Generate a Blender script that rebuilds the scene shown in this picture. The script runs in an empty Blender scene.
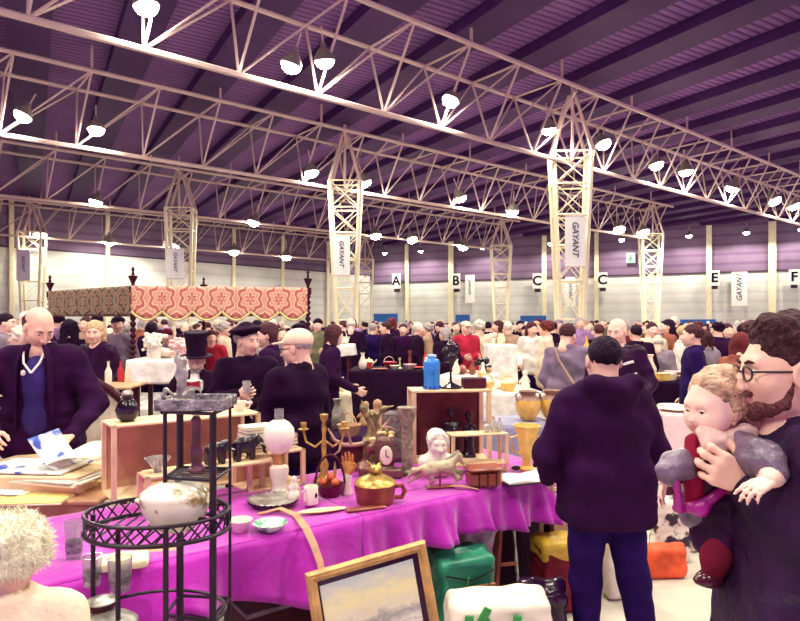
import bpy, math, random
import numpy as np
from mathutils import Vector, Matrix, Euler
PI = math.pi
sc = bpy.context.scene
COL = sc.collection
EYE = 1.7
F = 620.0
HY = 322.0
# ---------------------------------------------------------------- camera
cam_data = bpy.data.cameras.new('camera')
cam = bpy.data.objects.new('camera', cam_data)
COL.objects.link(cam)
cam.location = (0, 0, EYE)
cam.rotation_euler = (PI / 2, 0, 0)
cam_data.sensor_width = 36.0
cam_data.lens = F / 800 * 36
cam_data.shift_y = (HY - 310.5) / 800
cam_data.clip_start = 0.05
cam_data.clip_end = 400
sc.camera = cam
# ---------------------------------------------------------------- world, exposure
world = bpy.data.worlds.new('world')
sc.world = world
world.use_nodes = True
bg = world.node_tree.nodes['Background']
bg.inputs['Color'].default_value = (0.74, 0.30, 0.92, 1)
bg.inputs['Strength'].default_value = 1.1
sc.view_settings.view_transform = 'Standard'
sc.view_settings.look = 'None'
sc.view_settings.exposure = 0.60
sc.view_settings.gamma = 1.0
LAMP_W = 600.0          # near hall lamps, watt
LAMP_FAR_W = 1300.0
LAMP_COL = (1.0, 0.95, 0.76)

# ---------------------------------------------------------------- helpers
def P(px, py, Y):
    """point seen at photo pixel (px,py) at distance Y in front of the camera"""
    return Vector(((px - 400) / F * Y, Y, EYE - (py - HY) / F * Y))
def G(px, py, z):
    """point at height z seen at pixel"""
    Y = (EYE - z) * F / (py - HY)
    return Vector(((px - 400) / F * Y, Y, z))
def s2l(c):
    return tuple(((x / 255) / 12.92 if x / 255 <= 0.04045 else ((x / 255 + 0.055) / 1.055) ** 2.4) for x in c)
MATS = {}
def mat(name, col, rough=0.6, metal=0.0, noise=0.12, nscale=12.0, bump=0.0, bscale=60.0, col2=None, coat=0.0,
        sheen=0.0, trans=0.0, emit=0.0, spec=None, thr=None, alpha=1.0):
    """procedural material; col/col2 in sRGB 0-255"""
    if name in MATS: return MATS[name]
    m = bpy.data.materials.new(name)
    m.use_nodes = True
    nt = m.node_tree
    b = nt.nodes['Principled BSDF']
    c = s2l(col)
    if col2 is None:
        c2 = tuple(x * (1 - noise * 2) for x in c); c1 = tuple(min(1, x * (1 + noise)) for x in c)
    else:
        c2 = s2l(col2); c1 = c
    tc = nt.nodes.new('ShaderNodeTexCoord')
    n = nt.nodes.new('ShaderNodeTexNoise')
    n.inputs['Scale'].default_value = nscale
    n.inputs['Detail'].default_value = 4
    nt.links.new(tc.outputs['Object'], n.inputs['Vector'])
    r = nt.nodes.new('ShaderNodeValToRGB')
    a_, b_ = thr if thr else (0.3, 0.7)
    r.color_ramp.elements[0].position = a_; r.color_ramp.elements[0].color = (*c2, 1)
    r.color_ramp.elements[1].position = b_; r.color_ramp.elements[1].color = (*c1, 1)
    nt.links.new(n.outputs['Fac'], r.inputs['Fac'])
    nt.links.new(r.outputs['Color'], b.inputs['Base Color'])
    b.inputs['Roughness'].default_value = rough
    b.inputs['Metallic'].default_value = metal
    if spec is None and sum(col) < 400 and rough >= .38 and metal < .2: spec = .10
    if spec is not None: b.inputs['Specular IOR Level'].default_value = spec
    if coat: b.inputs['Coat Weight'].default_value = coat
    if sheen: b.inputs['Sheen Weight'].default_value = sheen
    if trans: b.inputs['Transmission Weight'].default_value = trans
    if alpha < 1: b.inputs['Alpha'].default_value = alpha
    if emit:
        b.inputs['Emission Color'].default_value = (*c, 1)
        b.inputs['Emission Strength'].default_value = emit
    if bump:
        n2 = nt.nodes.new('ShaderNodeTexNoise'); n2.inputs['Scale'].default_value = bscale
        n2.inputs['Detail'].default_value = 3
        nt.links.new(tc.outputs['Object'], n2.inputs['Vector'])
        bp = nt.nodes.new('ShaderNodeBump'); bp.inputs['Strength'].default_value = bump
        bp.inputs['Distance'].default_value = 0.02
        nt.links.new(n2.outputs['Fac'], bp.inputs['Height'])
        nt.links.new(bp.outputs['Normal'], b.inputs['Normal'])
    MATS[name] = m
    return m

class MB:
    """collects shapes, built as one mesh"""
    def __init__(s): s.v = []; s.f = []; s.m = []; s.M = None; s.mi = 0
    def add(s, vs, fs, mi=None):
        b = len(s.v)
        s.v += [tuple(s.M @ Vector(p)) if s.M else tuple(p) for p in vs]
        s.f += [tuple(b + i for i in f) for f in fs]
        s.m += [s.mi if mi is None else mi] * len(fs)
        return s
    def box(s, c, h, R=None, mi=None, bev=0.0):
        c = Vector(c); vs = []
        if bev <= 0:
            for x in (-1, 1):
                for y in (-1, 1):
                    for z in (-1, 1):
                        p = Vector((x * h[0], y * h[1], z * h[2]))
                        vs.append(c + (R @ p if R else p))
            fs = [(0, 1, 3, 2), (4, 6, 7, 5), (0, 4, 5, 1), (2, 3, 7, 6), (0, 2, 6, 4), (1, 5, 7, 3)]
            return s.add(vs, fs, mi)
        b = min(bev, min(h) * 0.9)
        rings = []
        for z, i in ((-h[2], b), (-h[2] + b, 0), (h[2] - b, 0), (h[2], b)):
            x, y = h[0] - i, h[1] - i
            q = b if i == 0 else b * 0.6
            ring = [(-x + q, -y, z), (x - q, -y, z), (x, -y + q, z), (x, y - q, z), (x - q, y, z), (-x + q, y, z), (-x, y - q, z), (-x, -y + q, z)]
            rings.append([c + (R @ Vector(p) if R else Vector(p)) for p in ring])
        vs = [p for r in rings for p in r]
        fs = [tuple(range(7, -1, -1)), tuple(range(24, 32))]
        for k in range(3):
            for i in range(8):
                j = (i + 1) % 8
                fs.append((k * 8 + i, k * 8 + j, k * 8 + 8 + j, k * 8 + 8 + i))
        return s.add(vs, fs, mi)
    def bar(s, a, b, r, r2=None, n=6, mi=None, caps=True):
        return s.tube([a, b], [r, r if r2 is None else r2], n, mi, caps)
    def tube(s, pts, rad, n=8, mi=None, caps=True, flat=1.0):
        pts = [Vector(p) for p in pts]
        if not isinstance(rad, (list, tuple)): rad = [rad] * len(pts)
        vs = []; fs = []
        up = None
        for i, p in enumerate(pts):
            t = (pts[min(i + 1, len(pts) - 1)] - pts[max(i - 1, 0)])
            if t.length < 1e-9: t = Vector((0, 0, 1))
            t.normalize()
            if up is None:
                up = t.orthogonal().normalized() if abs(t.z) > 0.95 else Vector((0, 0, 1)).cross(t).normalized()
            up = (up - t * up.dot(t))
            up = up.normalized() if up.length > 1e-6 else t.orthogonal().normalized()
            w = t.cross(up)
            for k in range(n):
                a = 2 * PI * k / n + PI / n
                vs.append(p + (up * math.cos(a) + w * math.sin(a) * flat) * rad[i])
        for i in range(len(pts) - 1):
            for k in range(n):
                k2 = (k + 1) % n
                fs.append((i * n + k, i * n + k2, (i + 1) * n + k2, (i + 1) * n + k))
        if caps:
            fs.append(tuple(range(n - 1, -1, -1))); fs.append(tuple((len(pts) - 1) * n + k for k in range(n)))
        return s.add(vs, fs, mi)
    def lathe(s, prof, c=(0, 0, 0), n=20, mi=None, wav=None, R=None, sx=1, sy=1):
        """prof [(r,z)..] bottom to top"""
        c = Vector(c); vs = []; fs = []
        for j, (r, z) in enumerate(prof):
            for k in range(n):
                a = 2 * PI * k / n
                rr = r * (1 + wav[1] * math.cos(wav[0] * a) * (j / (len(prof) - 1)) ** 3) if wav else r
                p = Vector((rr * math.cos(a) * sx, rr * math.sin(a) * sy, z))
                vs.append(c + (R @ p if R else p))
        for j in range(len(prof) - 1):
            for k in range(n):
                k2 = (k + 1) % n
                fs.append((j * n + k, j * n + k2, (j + 1) * n + k2, (j + 1) * n + k))
        if prof[0][0] > 1e-4: fs.append(tuple(range(n - 1, -1, -1)))
        if prof[-1][0] > 1e-4: fs.append(tuple((len(prof) - 1) * n + k for k in range(n)))
        return s.add(vs, fs, mi)
    def ell(s, c, r, R=None, n=12, mi=None):
        if not isinstance(r, (list, tuple)): r = (r, r, r)
        prof = [(math.sin(PI * i / (n // 2)), -math.cos(PI * i / (n // 2))) for i in range(n // 2 + 1)]
        c = Vector(c); vs = []; fs = []
        for (q, z) in prof:
            for k in range(n):
                a = 2 * PI * k / n
                p = Vector((q * math.cos(a) * r[0], q * math.sin(a) * r[1], z * r[2]))
                vs.append(c + (R @ p if R else p))
        for j in range(len(prof) - 1):
            for k in range(n):
                k2 = (k + 1) % n
                fs.append((j * n + k, j * n + k2, (j + 1) * n + k2, (j + 1) * n + k))
        return s.add(vs, fs, mi)
    def build(s, name, mats, parent=None, loc=None, rot=None, smooth=True):
        me = bpy.data.meshes.new(name)
        me.from_pydata(s.v, [], s.f)
        if not isinstance(mats, (list, tuple)): mats = [mats]
        for m in mats: me.materials.append(m)
        if len(mats) > 1: me.polygons.foreach_set('material_index', s.m)
        if smooth:
            me.polygons.foreach_set('use_smooth', [True] * len(me.polygons))
            me.set_sharp_from_angle(angle=math.radians(38))
        me.update()
        return link(name, me, parent, loc, rot)

def link(name, data, parent=None, loc=None, rot=None):
    o = bpy.data.objects.new(name, data)
    COL.objects.link(o)
    if parent is not None: o.parent = parent
    if loc is not None: o.location = loc
    if rot is not None: o.rotation_euler = rot
    return o
LABELS = {}
def tag(o, label, cat, group=None, kind=None):
    o['label'] = label; o['category'] = cat
    if group: o['group'] = group
    if kind: o['kind'] = kind
    LABELS[label] = LABELS.get(label, 0) + 1
    return o
def thing(name, label, cat, loc=(0, 0, 0), rz=0.0, group=None):
    o = link(name, None, None, loc, (0, 0, rz))
    o.empty_display_size = 0.1
    return tag(o, label, cat, group)
def struct(o, label=None):
    o['kind'] = 'structure'
    if label: o['label'] = label
    return o
def clone(o, parent=None):
    c = o.copy(); COL.objects.link(c)
    if parent is not None: c.parent = parent
    for ch in [x for x in o.children if x.type != 'LIGHT']: clone(ch, c)
    return c
def rotz(a): return Matrix.Rotation(a, 3, 'Z')
def rotx(a): return Matrix.Rotation(a, 3, 'X')
def roty(a): return Matrix.Rotation(a, 3, 'Y')

# ---------------------------------------------------------------- implicit surfaces (smooth bodies, clothes, carvings)
class SDF:
    def __init__(s, k=0.03): s.p = []; s.k = k; s.R = np.eye(3); s.T = np.zeros(3); s.S = 1.0
    def frame(s, R=None, T=(0, 0, 0), S=1.0):
        s.R = np.array(R) if R is not None else np.eye(3); s.T = np.array(T, float); s.S = S; return s
    def _t(s, p): return s.R @ (np.array(p, float) * s.S) + s.T
    def cap(s, a, b, ra, rb=None, k=None, m=0, op=1):
        s.p.append(('c', s._t(a), s._t(b), ra * s.S, (ra if rb is None else rb) * s.S, s.k if k is None else k, m, op)); return s
    def chain(s, pts, rads, k=None, m=0):
        for i in range(len(pts) - 1): s.cap(pts[i], pts[i + 1], rads[i], rads[i + 1], k, m)
        return s
    def ell(s, c, r, R=None, k=None, m=0, op=1):
        RR = s.R @ (np.array(R) if R is not None else np.eye(3))
        s.p.append(('e', s._t(c), np.array(r, float) * s.S, RR, None, s.k if k is None else k, m, op)); return s
    def box(s, c, h, rd=0.01, R=None, k=None, m=0, op=1):
        RR = s.R @ (np.array(R) if R is not None else np.eye(3))
        s.p.append(('b', s._t(c), np.array(h, float) * s.S, RR, rd * s.S, s.k if k is None else k, m, op)); return s
    def mesh(s, cell):
        lo = np.full(3, 1e9); hi = -lo
        bbs = []
        for q in s.p:
            if q[0] == 'c':
                r = max(q[3], q[4]); a = np.minimum(q[1], q[2]) - r; b = np.maximum(q[1], q[2]) + r
            else:
                e = np.abs(q[3]) @ q[2]; a = q[1] - e; b = q[1] + e
            pad = q[5] + 3 * cell
            bbs.append((a - pad, b + pad))
            if q[7] > 0: lo = np.minimum(lo, a - pad); hi = np.maximum(hi, b + pad)
        n = np.ceil((hi - lo) / cell).astype(int) + 2
        D = np.full(n, 10.0, np.float32); Mt = np.zeros(n, np.int8); best = np.full(n, 10.0, np.float32)
        for q, (a, b) in zip(s.p, bbs):
            i0 = np.clip(np.floor((a - lo) / cell).astype(int), 0, n - 1); i1 = np.clip(np.ceil((b - lo) / cell).astype(int) + 1, 0, n)
            if np.any(i1 - i0 < 1): continue
            sl = tuple(slice(i0[t], i1[t]) for t in range(3))
            ax = [(lo[t] + np.arange(i0[t], i1[t]) * cell).astype(np.float32) for t in range(3)]
            X = ax[0][:, None, None]; Y = ax[1][None, :, None]; Z = ax[2][None, None, :]
            if q[0] == 'c':
                A, B = q[1], q[2]; ab = B - A; L = float(ab @ ab) + 1e-12
                x, y, z = X - A[0], Y - A[1], Z - A[2]
                t = np.clip((x * ab[0] + y * ab[1] + z * ab[2]) / L, 0, 1)
                d = np.sqrt((x - t * ab[0]) ** 2 + (y - t * ab[1]) ** 2 + (z - t * ab[2]) ** 2) - (q[3] + (q[4] - q[3]) * t)
            else:
                R = q[3]; x, y, z = X - q[1][0], Y - q[1][1], Z - q[1][2]
                u = [x * R[0, t] + y * R[1, t] + z * R[2, t] for t in range(3)]
                if q[0] == 'e':
                    r = q[2]
                    k0 = np.sqrt(sum((u[t] / r[t]) ** 2 for t in range(3))); k1 = np.sqrt(sum((u[t] / r[t] ** 2) ** 2 for t in range(3))) + 1e-9
                    d = k0 * (k0 - 1) / k1
                else:
                    h = q[2] - q[4]
                    w = [np.abs(u[t]) - h[t] for t in range(3)]
                    d = np.sqrt(sum(np.maximum(v, 0) ** 2 for v in w)) + np.minimum(np.maximum(w[0], np.maximum(w[1], w[2])), 0) - q[4]
            cur = D[sl]; k = q[5]
            if q[7] > 0:
                h = np.maximum(k - np.abs(cur - d), 0) / k
                D[sl] = np.minimum(cur, d) - h * h * k * 0.25
                bb = best[sl]; w = d < bb
                Mt[sl] = np.where(w, q[6], Mt[sl]); best[sl] = np.where(w, d, bb)
            else:
                d2 = -d; h = np.maximum(k - np.abs(cur - d2), 0) / k
                D[sl] = np.maximum(cur, d2) + h * h * k * 0.25
        S = D < 0
        c8 = [(0, 0, 0), (1, 0, 0), (0, 1, 0), (1, 1, 0), (0, 0, 1), (1, 0, 1), (0, 1, 1), (1, 1, 1)]
        m = [v - 1 for v in n]
        cnt = np.zeros(m, np.int8)
        for c in c8: cnt += S[c[0]:c[0] + m[0], c[1]:c[1] + m[1], c[2]:c[2] + m[2]]
        act = np.argwhere((cnt > 0) & (cnt < 8))
        V = np.stack([D[act[:, 0] + c[0], act[:, 1] + c[1], act[:, 2] + c[2]] for c in c8], 1)
        pos = np.zeros((len(act), 3)); num = np.zeros(len(act))
        for a, b in ((0, 1), (2, 3), (4, 5), (6, 7), (0, 2), (1, 3), (4, 6), (5, 7), (0, 4), (1, 5), (2, 6), (3, 7)):
            w = (V[:, a] < 0) != (V[:, b] < 0)
            t = np.where(w, V[:, a] / np.where(w, V[:, a] - V[:, b], 1), 0)
            pa = np.array(c8[a]); pb = np.array(c8[b])
            pos += np.where(w[:, None], pa + t[:, None] * (pb - pa), 0); num += w
        pos = lo + (act + pos / num[:, None]) * cell
        idx = np.full(m, -1, np.int64); idx[tuple(act.T)] = np.arange(len(act))
        quads = []
        for ax in range(3):
            o1, o2 = [(1, 2), (2, 0), (0, 1)][ax]
            s0 = [slice(1, m[t]) for t in range(3)]; s1 = list(s0)
            s0[ax] = slice(0, m[ax]); s1[ax] = slice(1, m[ax] + 1)
            a = S[tuple(s0)]; b = S[tuple(s1)]
            e = np.argwhere(a != b)
            if len(e) == 0: continue
            sg = a[tuple(e.T)]
            e = e.copy()
            for t in range(3):
                if t != ax: e[:, t] += 1
            def at(d1, d2):
                q = e.copy(); q[:, o1] -= d1; q[:, o2] -= d2
                return idx[tuple(q.T)]
            Q = np.stack([at(1, 1), at(0, 1), at(0, 0), at(1, 0)], 1)
            Q[~sg] = Q[~sg][:, ::-1]
            quads.append(Q)
        Q = np.concatenate(quads)
        Q = Q[(Q >= 0).all(1)]
        mv = Mt[tuple(act.T)]
        return pos, Q, mv[Q[:, 0]]

def wrinkle(pos, nrm, amp, sc_, seed=0):
    r = np.random.RandomState(seed); f = np.zeros(len(pos))
    for i in range(7):
        d = r.normal(size=3); d /= np.linalg.norm(d); d[2] *= 1.6
        f += np.sin(pos @ d * sc_ * (0.6 + 0.35 * i) + r.rand() * 6 + 1.2 * np.sin(pos @ r.normal(size=3) * sc_ * 0.4)) / (1 + 0.3 * i)
    return pos + nrm * (f * amp / 2.5)[:, None]
def sdf_build(name, parts, mats, parent=None, wr=0.0, wsc=30.0, seed=0, loc=None, rot=None):
    """parts: list of (SDF, cell) merged into one mesh"""
    if isinstance(parts, tuple): parts = [parts]
    PV = []; PQ = []; PM = []; b = 0
    for (s, cell) in parts:
        p, q, m = s.mesh(cell)
        PV.append(p); PQ.append(q + b); PM.append(m); b += len(p)
    V = np.concatenate(PV); Q = np.concatenate(PQ); M = np.concatenate(PM)
    me = bpy.data.meshes.new(name)
    me.vertices.add(len(V)); me.vertices.foreach_set('co', V.astype(np.float32).ravel())
    me.loops.add(len(Q) * 4); me.loops.foreach_set('vertex_index', Q.astype(np.int32).ravel())
    me.polygons.add(len(Q)); me.polygons.foreach_set('loop_start', np.arange(0, len(Q) * 4, 4, dtype=np.int32))
    if not isinstance(mats, (list, tuple)): mats = [mats]
    for m in mats: me.materials.append(m)
    me.polygons.foreach_set('material_index', np.minimum(M, len(mats) - 1).astype(np.int32))
    me.polygons.foreach_set('use_smooth', np.ones(len(Q), bool))
    me.update(calc_edges=True)
    if wr:
        nr = np.zeros(len(V) * 3, np.float32); me.vertices.foreach_get('normal', nr)
        V2 = wrinkle(V, nr.reshape(-1, 3), wr, wsc, seed)
        me.vertices.foreach_set('co', V2.astype(np.float32).ravel()); me.update()
    return link(name, me, parent, loc, rot)
# ================================================================ the hall
steel = mat('cream painted steel', (206, 180, 172), 0.5, 0.0, noise=0.08, nscale=3)
steel_c = mat('bright cream column paint', (236, 226, 192), 0.5, noise=.05, nscale=3)
steel_dark = mat('dark steel', (60, 40, 66), 0.5, 0.3)
def slat_mat(name, col, col2, period, rough=0.7, axis='Z', bump=0.5, dist=0.05):
    m = mat(name, col, rough, noise=0.10, nscale=0.35)
    nt = m.node_tree; b = nt.nodes['Principled BSDF']
    tc = nt.nodes.new('ShaderNodeTexCoord')
    w = nt.nodes.new('ShaderNodeTexWave'); w.bands_direction = axis; w.wave_profile = 'SIN'
    w.inputs['Scale'].default_value = 1.0 / period * 0.314159 * 1.0
    nt.links.new(tc.outputs['Object'], w.inputs['Vector'])
    bp = nt.nodes.new('ShaderNodeBump'); bp.inputs['Strength'].default_value = bump; bp.inputs['Distance'].default_value = dist
    nt.links.new(w.outputs['Fac'], bp.inputs['Height']); nt.links.new(bp.outputs['Normal'], b.inputs['Normal'])
    mx = nt.nodes.new('ShaderNodeMixRGB'); mx.blend_type = 'MULTIPLY'; mx.inputs['Fac'].default_value = 1.0
    rp = nt.nodes.new('ShaderNodeValToRGB')
    rp.color_ramp.elements[0].position = 0.05; rp.color_ramp.elements[0].color = (*[x for x in s2l(col2)], 1)
    rp.color_ramp.elements[1].position = 0.35; rp.color_ramp.elements[1].color = (1, 1, 1, 1)
    nt.links.new(w.outputs['Fac'], rp.inputs['Fac'])
    src = b.inputs['Base Color'].links[0].from_socket
    nt.links.new(src, mx.inputs['Color1']); nt.links.new(rp.outputs['Color'], mx.inputs['Color2'])
    nt.links.new(mx.outputs['Color'], b.inputs['Base Color'])
    return m
floor_m = mat('worn concrete floor', (196, 186, 172), 0.55, noise=0.10, nscale=1.3, bump=0.15, bscale=30)
mb = MB(); mb.add([(-60, -14, 0), (60, -14, 0), (60, 90, 0), (-60, 90, 0)], [(0, 1, 2, 3)])
struct(mb.build('floor', floor_m), 'pale worn concrete floor of the exhibition hall')
ROOF = 11.35
deck_m = slat_mat('corrugated roof deck', (136, 92, 160), (170, 160, 180), 0.28, axis='Y', bump=0.8, dist=0.06)
roof_ang = math.atan2(0.51, 0.86)
mb = MB(); mb.box((0, 0, 0.1), (75, 75, 0.1))
struct(mb.build('ceiling', deck_m, loc=(5, 40, ROOF), rot=(0, 0, roof_ang)), 'corrugated metal roof deck on parallel beams')
beam_m = mat('roof beam paint', (72, 38, 94), 0.6, noise=0.1, nscale=1)
bm_i = 0
for k in range(-20, 21):
    mb = MB(); mb.box((k * 3.1, 0, -0.2), (0.62, 72, 0.2))
    o = mb.build('trim_%d' % (bm_i + 1), beam_m, loc=(5, 40, ROOF), rot=(0, 0, roof_ang)); struct(o); bm_i += 1
# walls
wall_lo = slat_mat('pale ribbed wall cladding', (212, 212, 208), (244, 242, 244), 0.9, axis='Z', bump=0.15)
wall_hi = slat_mat('mauve grey upper wall', (124, 102, 130), (225, 215, 230), 0.9, axis='Z', bump=0.1)  # upper wall coloured darker and more mauve than the lower wall
CORN = Vector((-3.7, 76, 0)); WR = Vector((46, 51, 0)); WL = Vector((-60, 13.5, 0))
def wall(name, A, B, zs, label):
    d = (B - A); L = d.length; d.normalize(); ang = math.atan2(d.y, d.x)
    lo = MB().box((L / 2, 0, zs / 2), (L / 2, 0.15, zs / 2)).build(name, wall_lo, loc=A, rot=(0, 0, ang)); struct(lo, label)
    hi = MB().box((L / 2, 0, (ROOF + zs) / 2), (L / 2, 0.15, (ROOF - zs) / 2)).build('upper_wall', wall_hi, parent=lo)
    b = MB().box((L / 2, -0.2, zs), (L / 2, 0.06, 0.06)).build('rail', steel_dark, parent=lo)
    return lo, d, ang
BAND = 6.6
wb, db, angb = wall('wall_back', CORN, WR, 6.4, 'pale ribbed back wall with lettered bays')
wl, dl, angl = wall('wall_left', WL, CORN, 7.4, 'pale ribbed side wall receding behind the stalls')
def wall_hit(px, A, B):
    u = (px - 400) / F   # X = u*Y
    d = B - A
    s = (u * A.y - A.x) / (d.x - u * d.y)
    return A + d * s
# wall posts (steel uprights standing before the wall)
def wall_post(px, A, B, ang, w, label, pair=0.0):
    p = wall_hit(px, A, B); n = Vector((math.sin(ang), -math.cos(ang), 0))
    q = p + n * 0.32
    t = thing('wall_post', label, 'steel post', q, ang, 'steel posts standing against the hall walls')
    MB().box((0, 0, (ROOF - 0.45) / 2), (w / 2 * .8, 0.1, (ROOF - 0.45) / 2)).build('post_shaft', steel_c, t, smooth=False)
    MB().box((0, -0.02, 0.1), (w * 0.9, 0.14, 0.1)).build('base_plate', steel_dark, t, smooth=False)
for px, w, lb in ((408, 0.55, 'cream steel post just right of letter A board'), (452, 0.75, 'cream steel post left of letter B board'),
                  (545, 0.6, 'cream steel post right of the first letter C board'), (597, 0.5, 'cream steel post left of the second letter C board'),
                  (709, 0.6, 'cream steel post left of letter E board'), (772, 0.75, 'cream steel post left of letter F board')):
    wall_post(px, CORN, WR, angb, w, lb)
for px, w, lb in ((106, 0.4, 'cream steel post on side wall behind the carved bed'), (232, 0.4, 'cream steel post on side wall above the brocade canopy'),
                  (281, 0.4, 'cream steel post on side wall at right end of canopy'), (326, 0.45, 'cream steel post on side wall nearest the hall corner'),
                  (10, 0.4, 'cream steel post on side wall at far left')):
    wall_post(px, WL, CORN, angl, w, lb)
sign_w = mat('white sign board', (238, 238, 232), 0.5, noise=0.03)
ink = mat('black lettering', (22, 12, 26), 0.6, noise=0.0)
ink_blue = mat('slate lettering', (70, 72, 92), 0.6, noise=0.0)
def text_mesh(txt, size, m, parent, loc, rot, shear=0.0, name='lettering', bold=0.0):
    cu = bpy.data.curves.new('t', 'FONT'); cu.body = txt; cu.size = size; cu.extrude = 0.004 + size * 0.01
    cu.align_x = 'CENTER'; cu.align_y = 'CENTER'; cu.shear = shear; cu.offset = bold
    to = bpy.data.objects.new('t', cu); COL.objects.link(to)
    dg = bpy.context.evaluated_depsgraph_get()
    me = bpy.data.meshes.new_from_object(to.evaluated_get(dg))
    bpy.data.objects.remove(to); bpy.data.curves.remove(cu)
    me.materials.clear(); me.materials.append(m)
    return link(name, me, parent, loc, rot)
for px, py, ch, lb in ((400, 281, 'A', 'white board with black letter A'), (459, 281, 'B', 'white board with black letter B'),
                       (539.5, 281, 'C', 'white board with black letter C beside the tall lattice column'), (604, 280, 'C', 'white board with black letter C between tall column and exit sign'),
                       (714.5, 278, 'E', 'white board with black letter E'), (793, 277, 'F', 'white board with black letter F at right edge')):
    p = wall_hit(px, CORN, WR); n = Vector((math.sin(angb), -math.cos(angb), 0)); q = p + n * 0.95
    q.z = EYE - (py - HY) / F * q.y
    t = thing('letter_board', lb, 'sign', q, angb, 'bay letter boards on the back wall')
    hw = 4.6 / F * q.y; hh = 7.5 / F * q.y
    MB().box((0, 0, 0), (hw, 0.04, hh)).build('board', sign_w, t, smooth=False)
    MB().box((0, 0.2, -hh * 1.25), (hw * 0.6, 0.16, hh * .22)).build('bracket', steel_dark, t, smooth=False)
    text_mesh(ch, hh * 1.75, ink, t, (0, -0.045, 0.0), (PI / 2, 0, 0), bold=0.035)
# exit sign, blue stand banners
green_m = mat('green exit panel', (120, 190, 150), 0.5, noise=0.02)
p = wall_hit(630, CORN, WR) + Vector((-0.1, -0.5, 0)); p.z = EYE + (HY - 258) / F * p.y
t = thing('exit_sign', 'small pale green exit sign high on the back wall', 'sign', p, angb)
MB().box((0, 0, 0), (0.42, 0.08, 0.5)).build('panel', green_m, t, smooth=False)
MB().box((0, 0.2, 0), (0.1, 0.2, 0.1)).build('bracket', steel_dark, t, smooth=False)
mb = MB(); mb.ell((0.02, -0.1, 0.22), (0.06, 0.02, 0.06)); mb.bar((0, -0.1, .14), (-.03, -.1, -.08), .06, .05); mb.bar((-.03, -.1, -.08), (-.16, -.1, -.3), .04, .03); mb.bar((-.03, -.1, -.08), (.12, -.1, -.3), .04, .03)
mb.bar((0, -.1, .1), (.15, -.1, .0), .03, .025)
mb.build('running_figure', mat('dark green', (40, 90, 60), .6), t)
blue_m = mat('blue banner', (62, 110, 190), 0.6, noise=0.06)
for px0, px1, py0, py1, lb in ((375, 402, 315, 322, 'blue stand fascia below letter A board'), (456, 471, 316, 322, 'blue stand fascia below letter B board'),
                      (519, 545, 317, 323, 'blue stand fascia below first letter C board'), (675, 707, 321, 330, 'blue stand fascia to left of letter E board')):
    p = wall_hit((px0 + px1) / 2, CORN, WR) + Vector((-0.3, -2.0, 0))
    hw = (px1 - px0) / 2 / F * p.y
    zt = EYE + (HY - py0) / F * p.y + .15; zb = EYE + (HY - py1) / F * p.y
    t = thing('stand_fascia', lb, 'banner', (p.x, p.y, 0), angb, 'blue stand fascias before the back wall')
    MB().box((0, 0, (zt + zb) / 2), (hw, 0.05, (zt - zb) / 2)).build('fascia_panel', blue_m, t, smooth=False)
    for sx in (-1, 1): MB().box((sx * hw * .95, 0.08, zt / 2), (0.04, 0.04, zt / 2)).build('leg', steel, t, smooth=False)

# ---------------------------------------------------------------- trusses
ZB = 8.0; ZT = 10.45
def unit_bar_mesh():
    mb = MB(); mb.bar((0, 0, 0), (0, 0, 1), 0.5, 0.5, n=6)
    me = bpy.data.meshes.new('strut'); me.from_pydata(mb.v, [], mb.f); me.materials.append(steel)
    return me
STRUT = unit_bar_mesh()
STRUT_C = STRUT.copy(); STRUT_C.materials[0] = steel_c
def strut(name, a, b, d, parent, me=None):
    a = Vector(a); b = Vector(b); v = b - a
    o = bpy.data.objects.new(name, me or STRUT); COL.objects.link(o); o.parent = parent
    o.location = a; o.rotation_mode = 'QUATERNION'; o.rotation_quaternion = Vector((0, 0, 1)).rotation_difference(v)
    o.scale = (d, d, v.length)
    return o
def truss(c, dirv, t0, t1, n, label, flip_at=0.0, hw=1.12, end_cut=False):
    d = Vector((dirv[0], dirv[1], 0)).normalized(); ang = math.atan2(d.y, d.x)
    root = thing('roof_truss', label, 'roof truss', (c[0], c[1], 0), ang, 'triangular lattice trusses under the roof')
    # local: x along truss, y sideways (+y is farther from camera)
    L = t1 - t0; st = L / n
    strut('bottom_chord', (t0, 0, ZB), (t1, 0, ZB), 0.165, root)
    strut('top_chord', (t0 - st / 2, -hw, ZT), (t1 + st / 2, -hw, ZT), 0.165, root)
    strut('top_chord', (t0 - st / 2, hw, ZT), (t1 + st / 2, hw, ZT), 0.15, root)
    for i in range(n + 1):
        x = t0 + i * st
        if end_cut and i in (0, n): pass
        for sy in (-1, 1):
            xs = x if x < flip_at - .1 else x - 0.0
            strut('web_strut', (x, 0, ZB), (x + st * .12, sy * hw, ZT), 0.082, root)
            if i < n: strut('web_strut', (x, 0, ZB), (x + st * (1.12 if x < flip_at - 0.1 else 0.75), sy * hw, ZT), 0.068, root)
        strut('cross_tie', (x + st * .12, -hw, ZT), (x + st * .12, hw, ZT), 0.08, root)
    # hangers up to the roof beams
    for i in range(0, n + 1, 2):
        x = t0 + i * st + st * .12
        strut('roof_hanger', (x, -hw, ZT), (x, -hw, ROOF - .02), 0.1, root)
    return root, d
C1 = (6.75, 24.6); C2 = (-2.6, 29.6); C3 = (-12.9, 36.5); C4 = (-27.3, 46)
D0 = (0.777, 0.63)
truss(C1, D0, -20.97, 27.96, 21, 'nearest lattice roof truss crossing the whole top of the hall')
truss(C2, D0, -16.3, 27.96, 19, 'second nearest lattice roof truss over the carved bed')
truss(C3, D0, -11.65, 27.96, 17, 'third lattice roof truss from the camera')
d4 = Vector((-3.6 + 27.3, 66 - 46))
truss(C4, d4, -4.66, 31.0, 15, 'farthest lattice roof truss close to the side wall')

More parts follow.
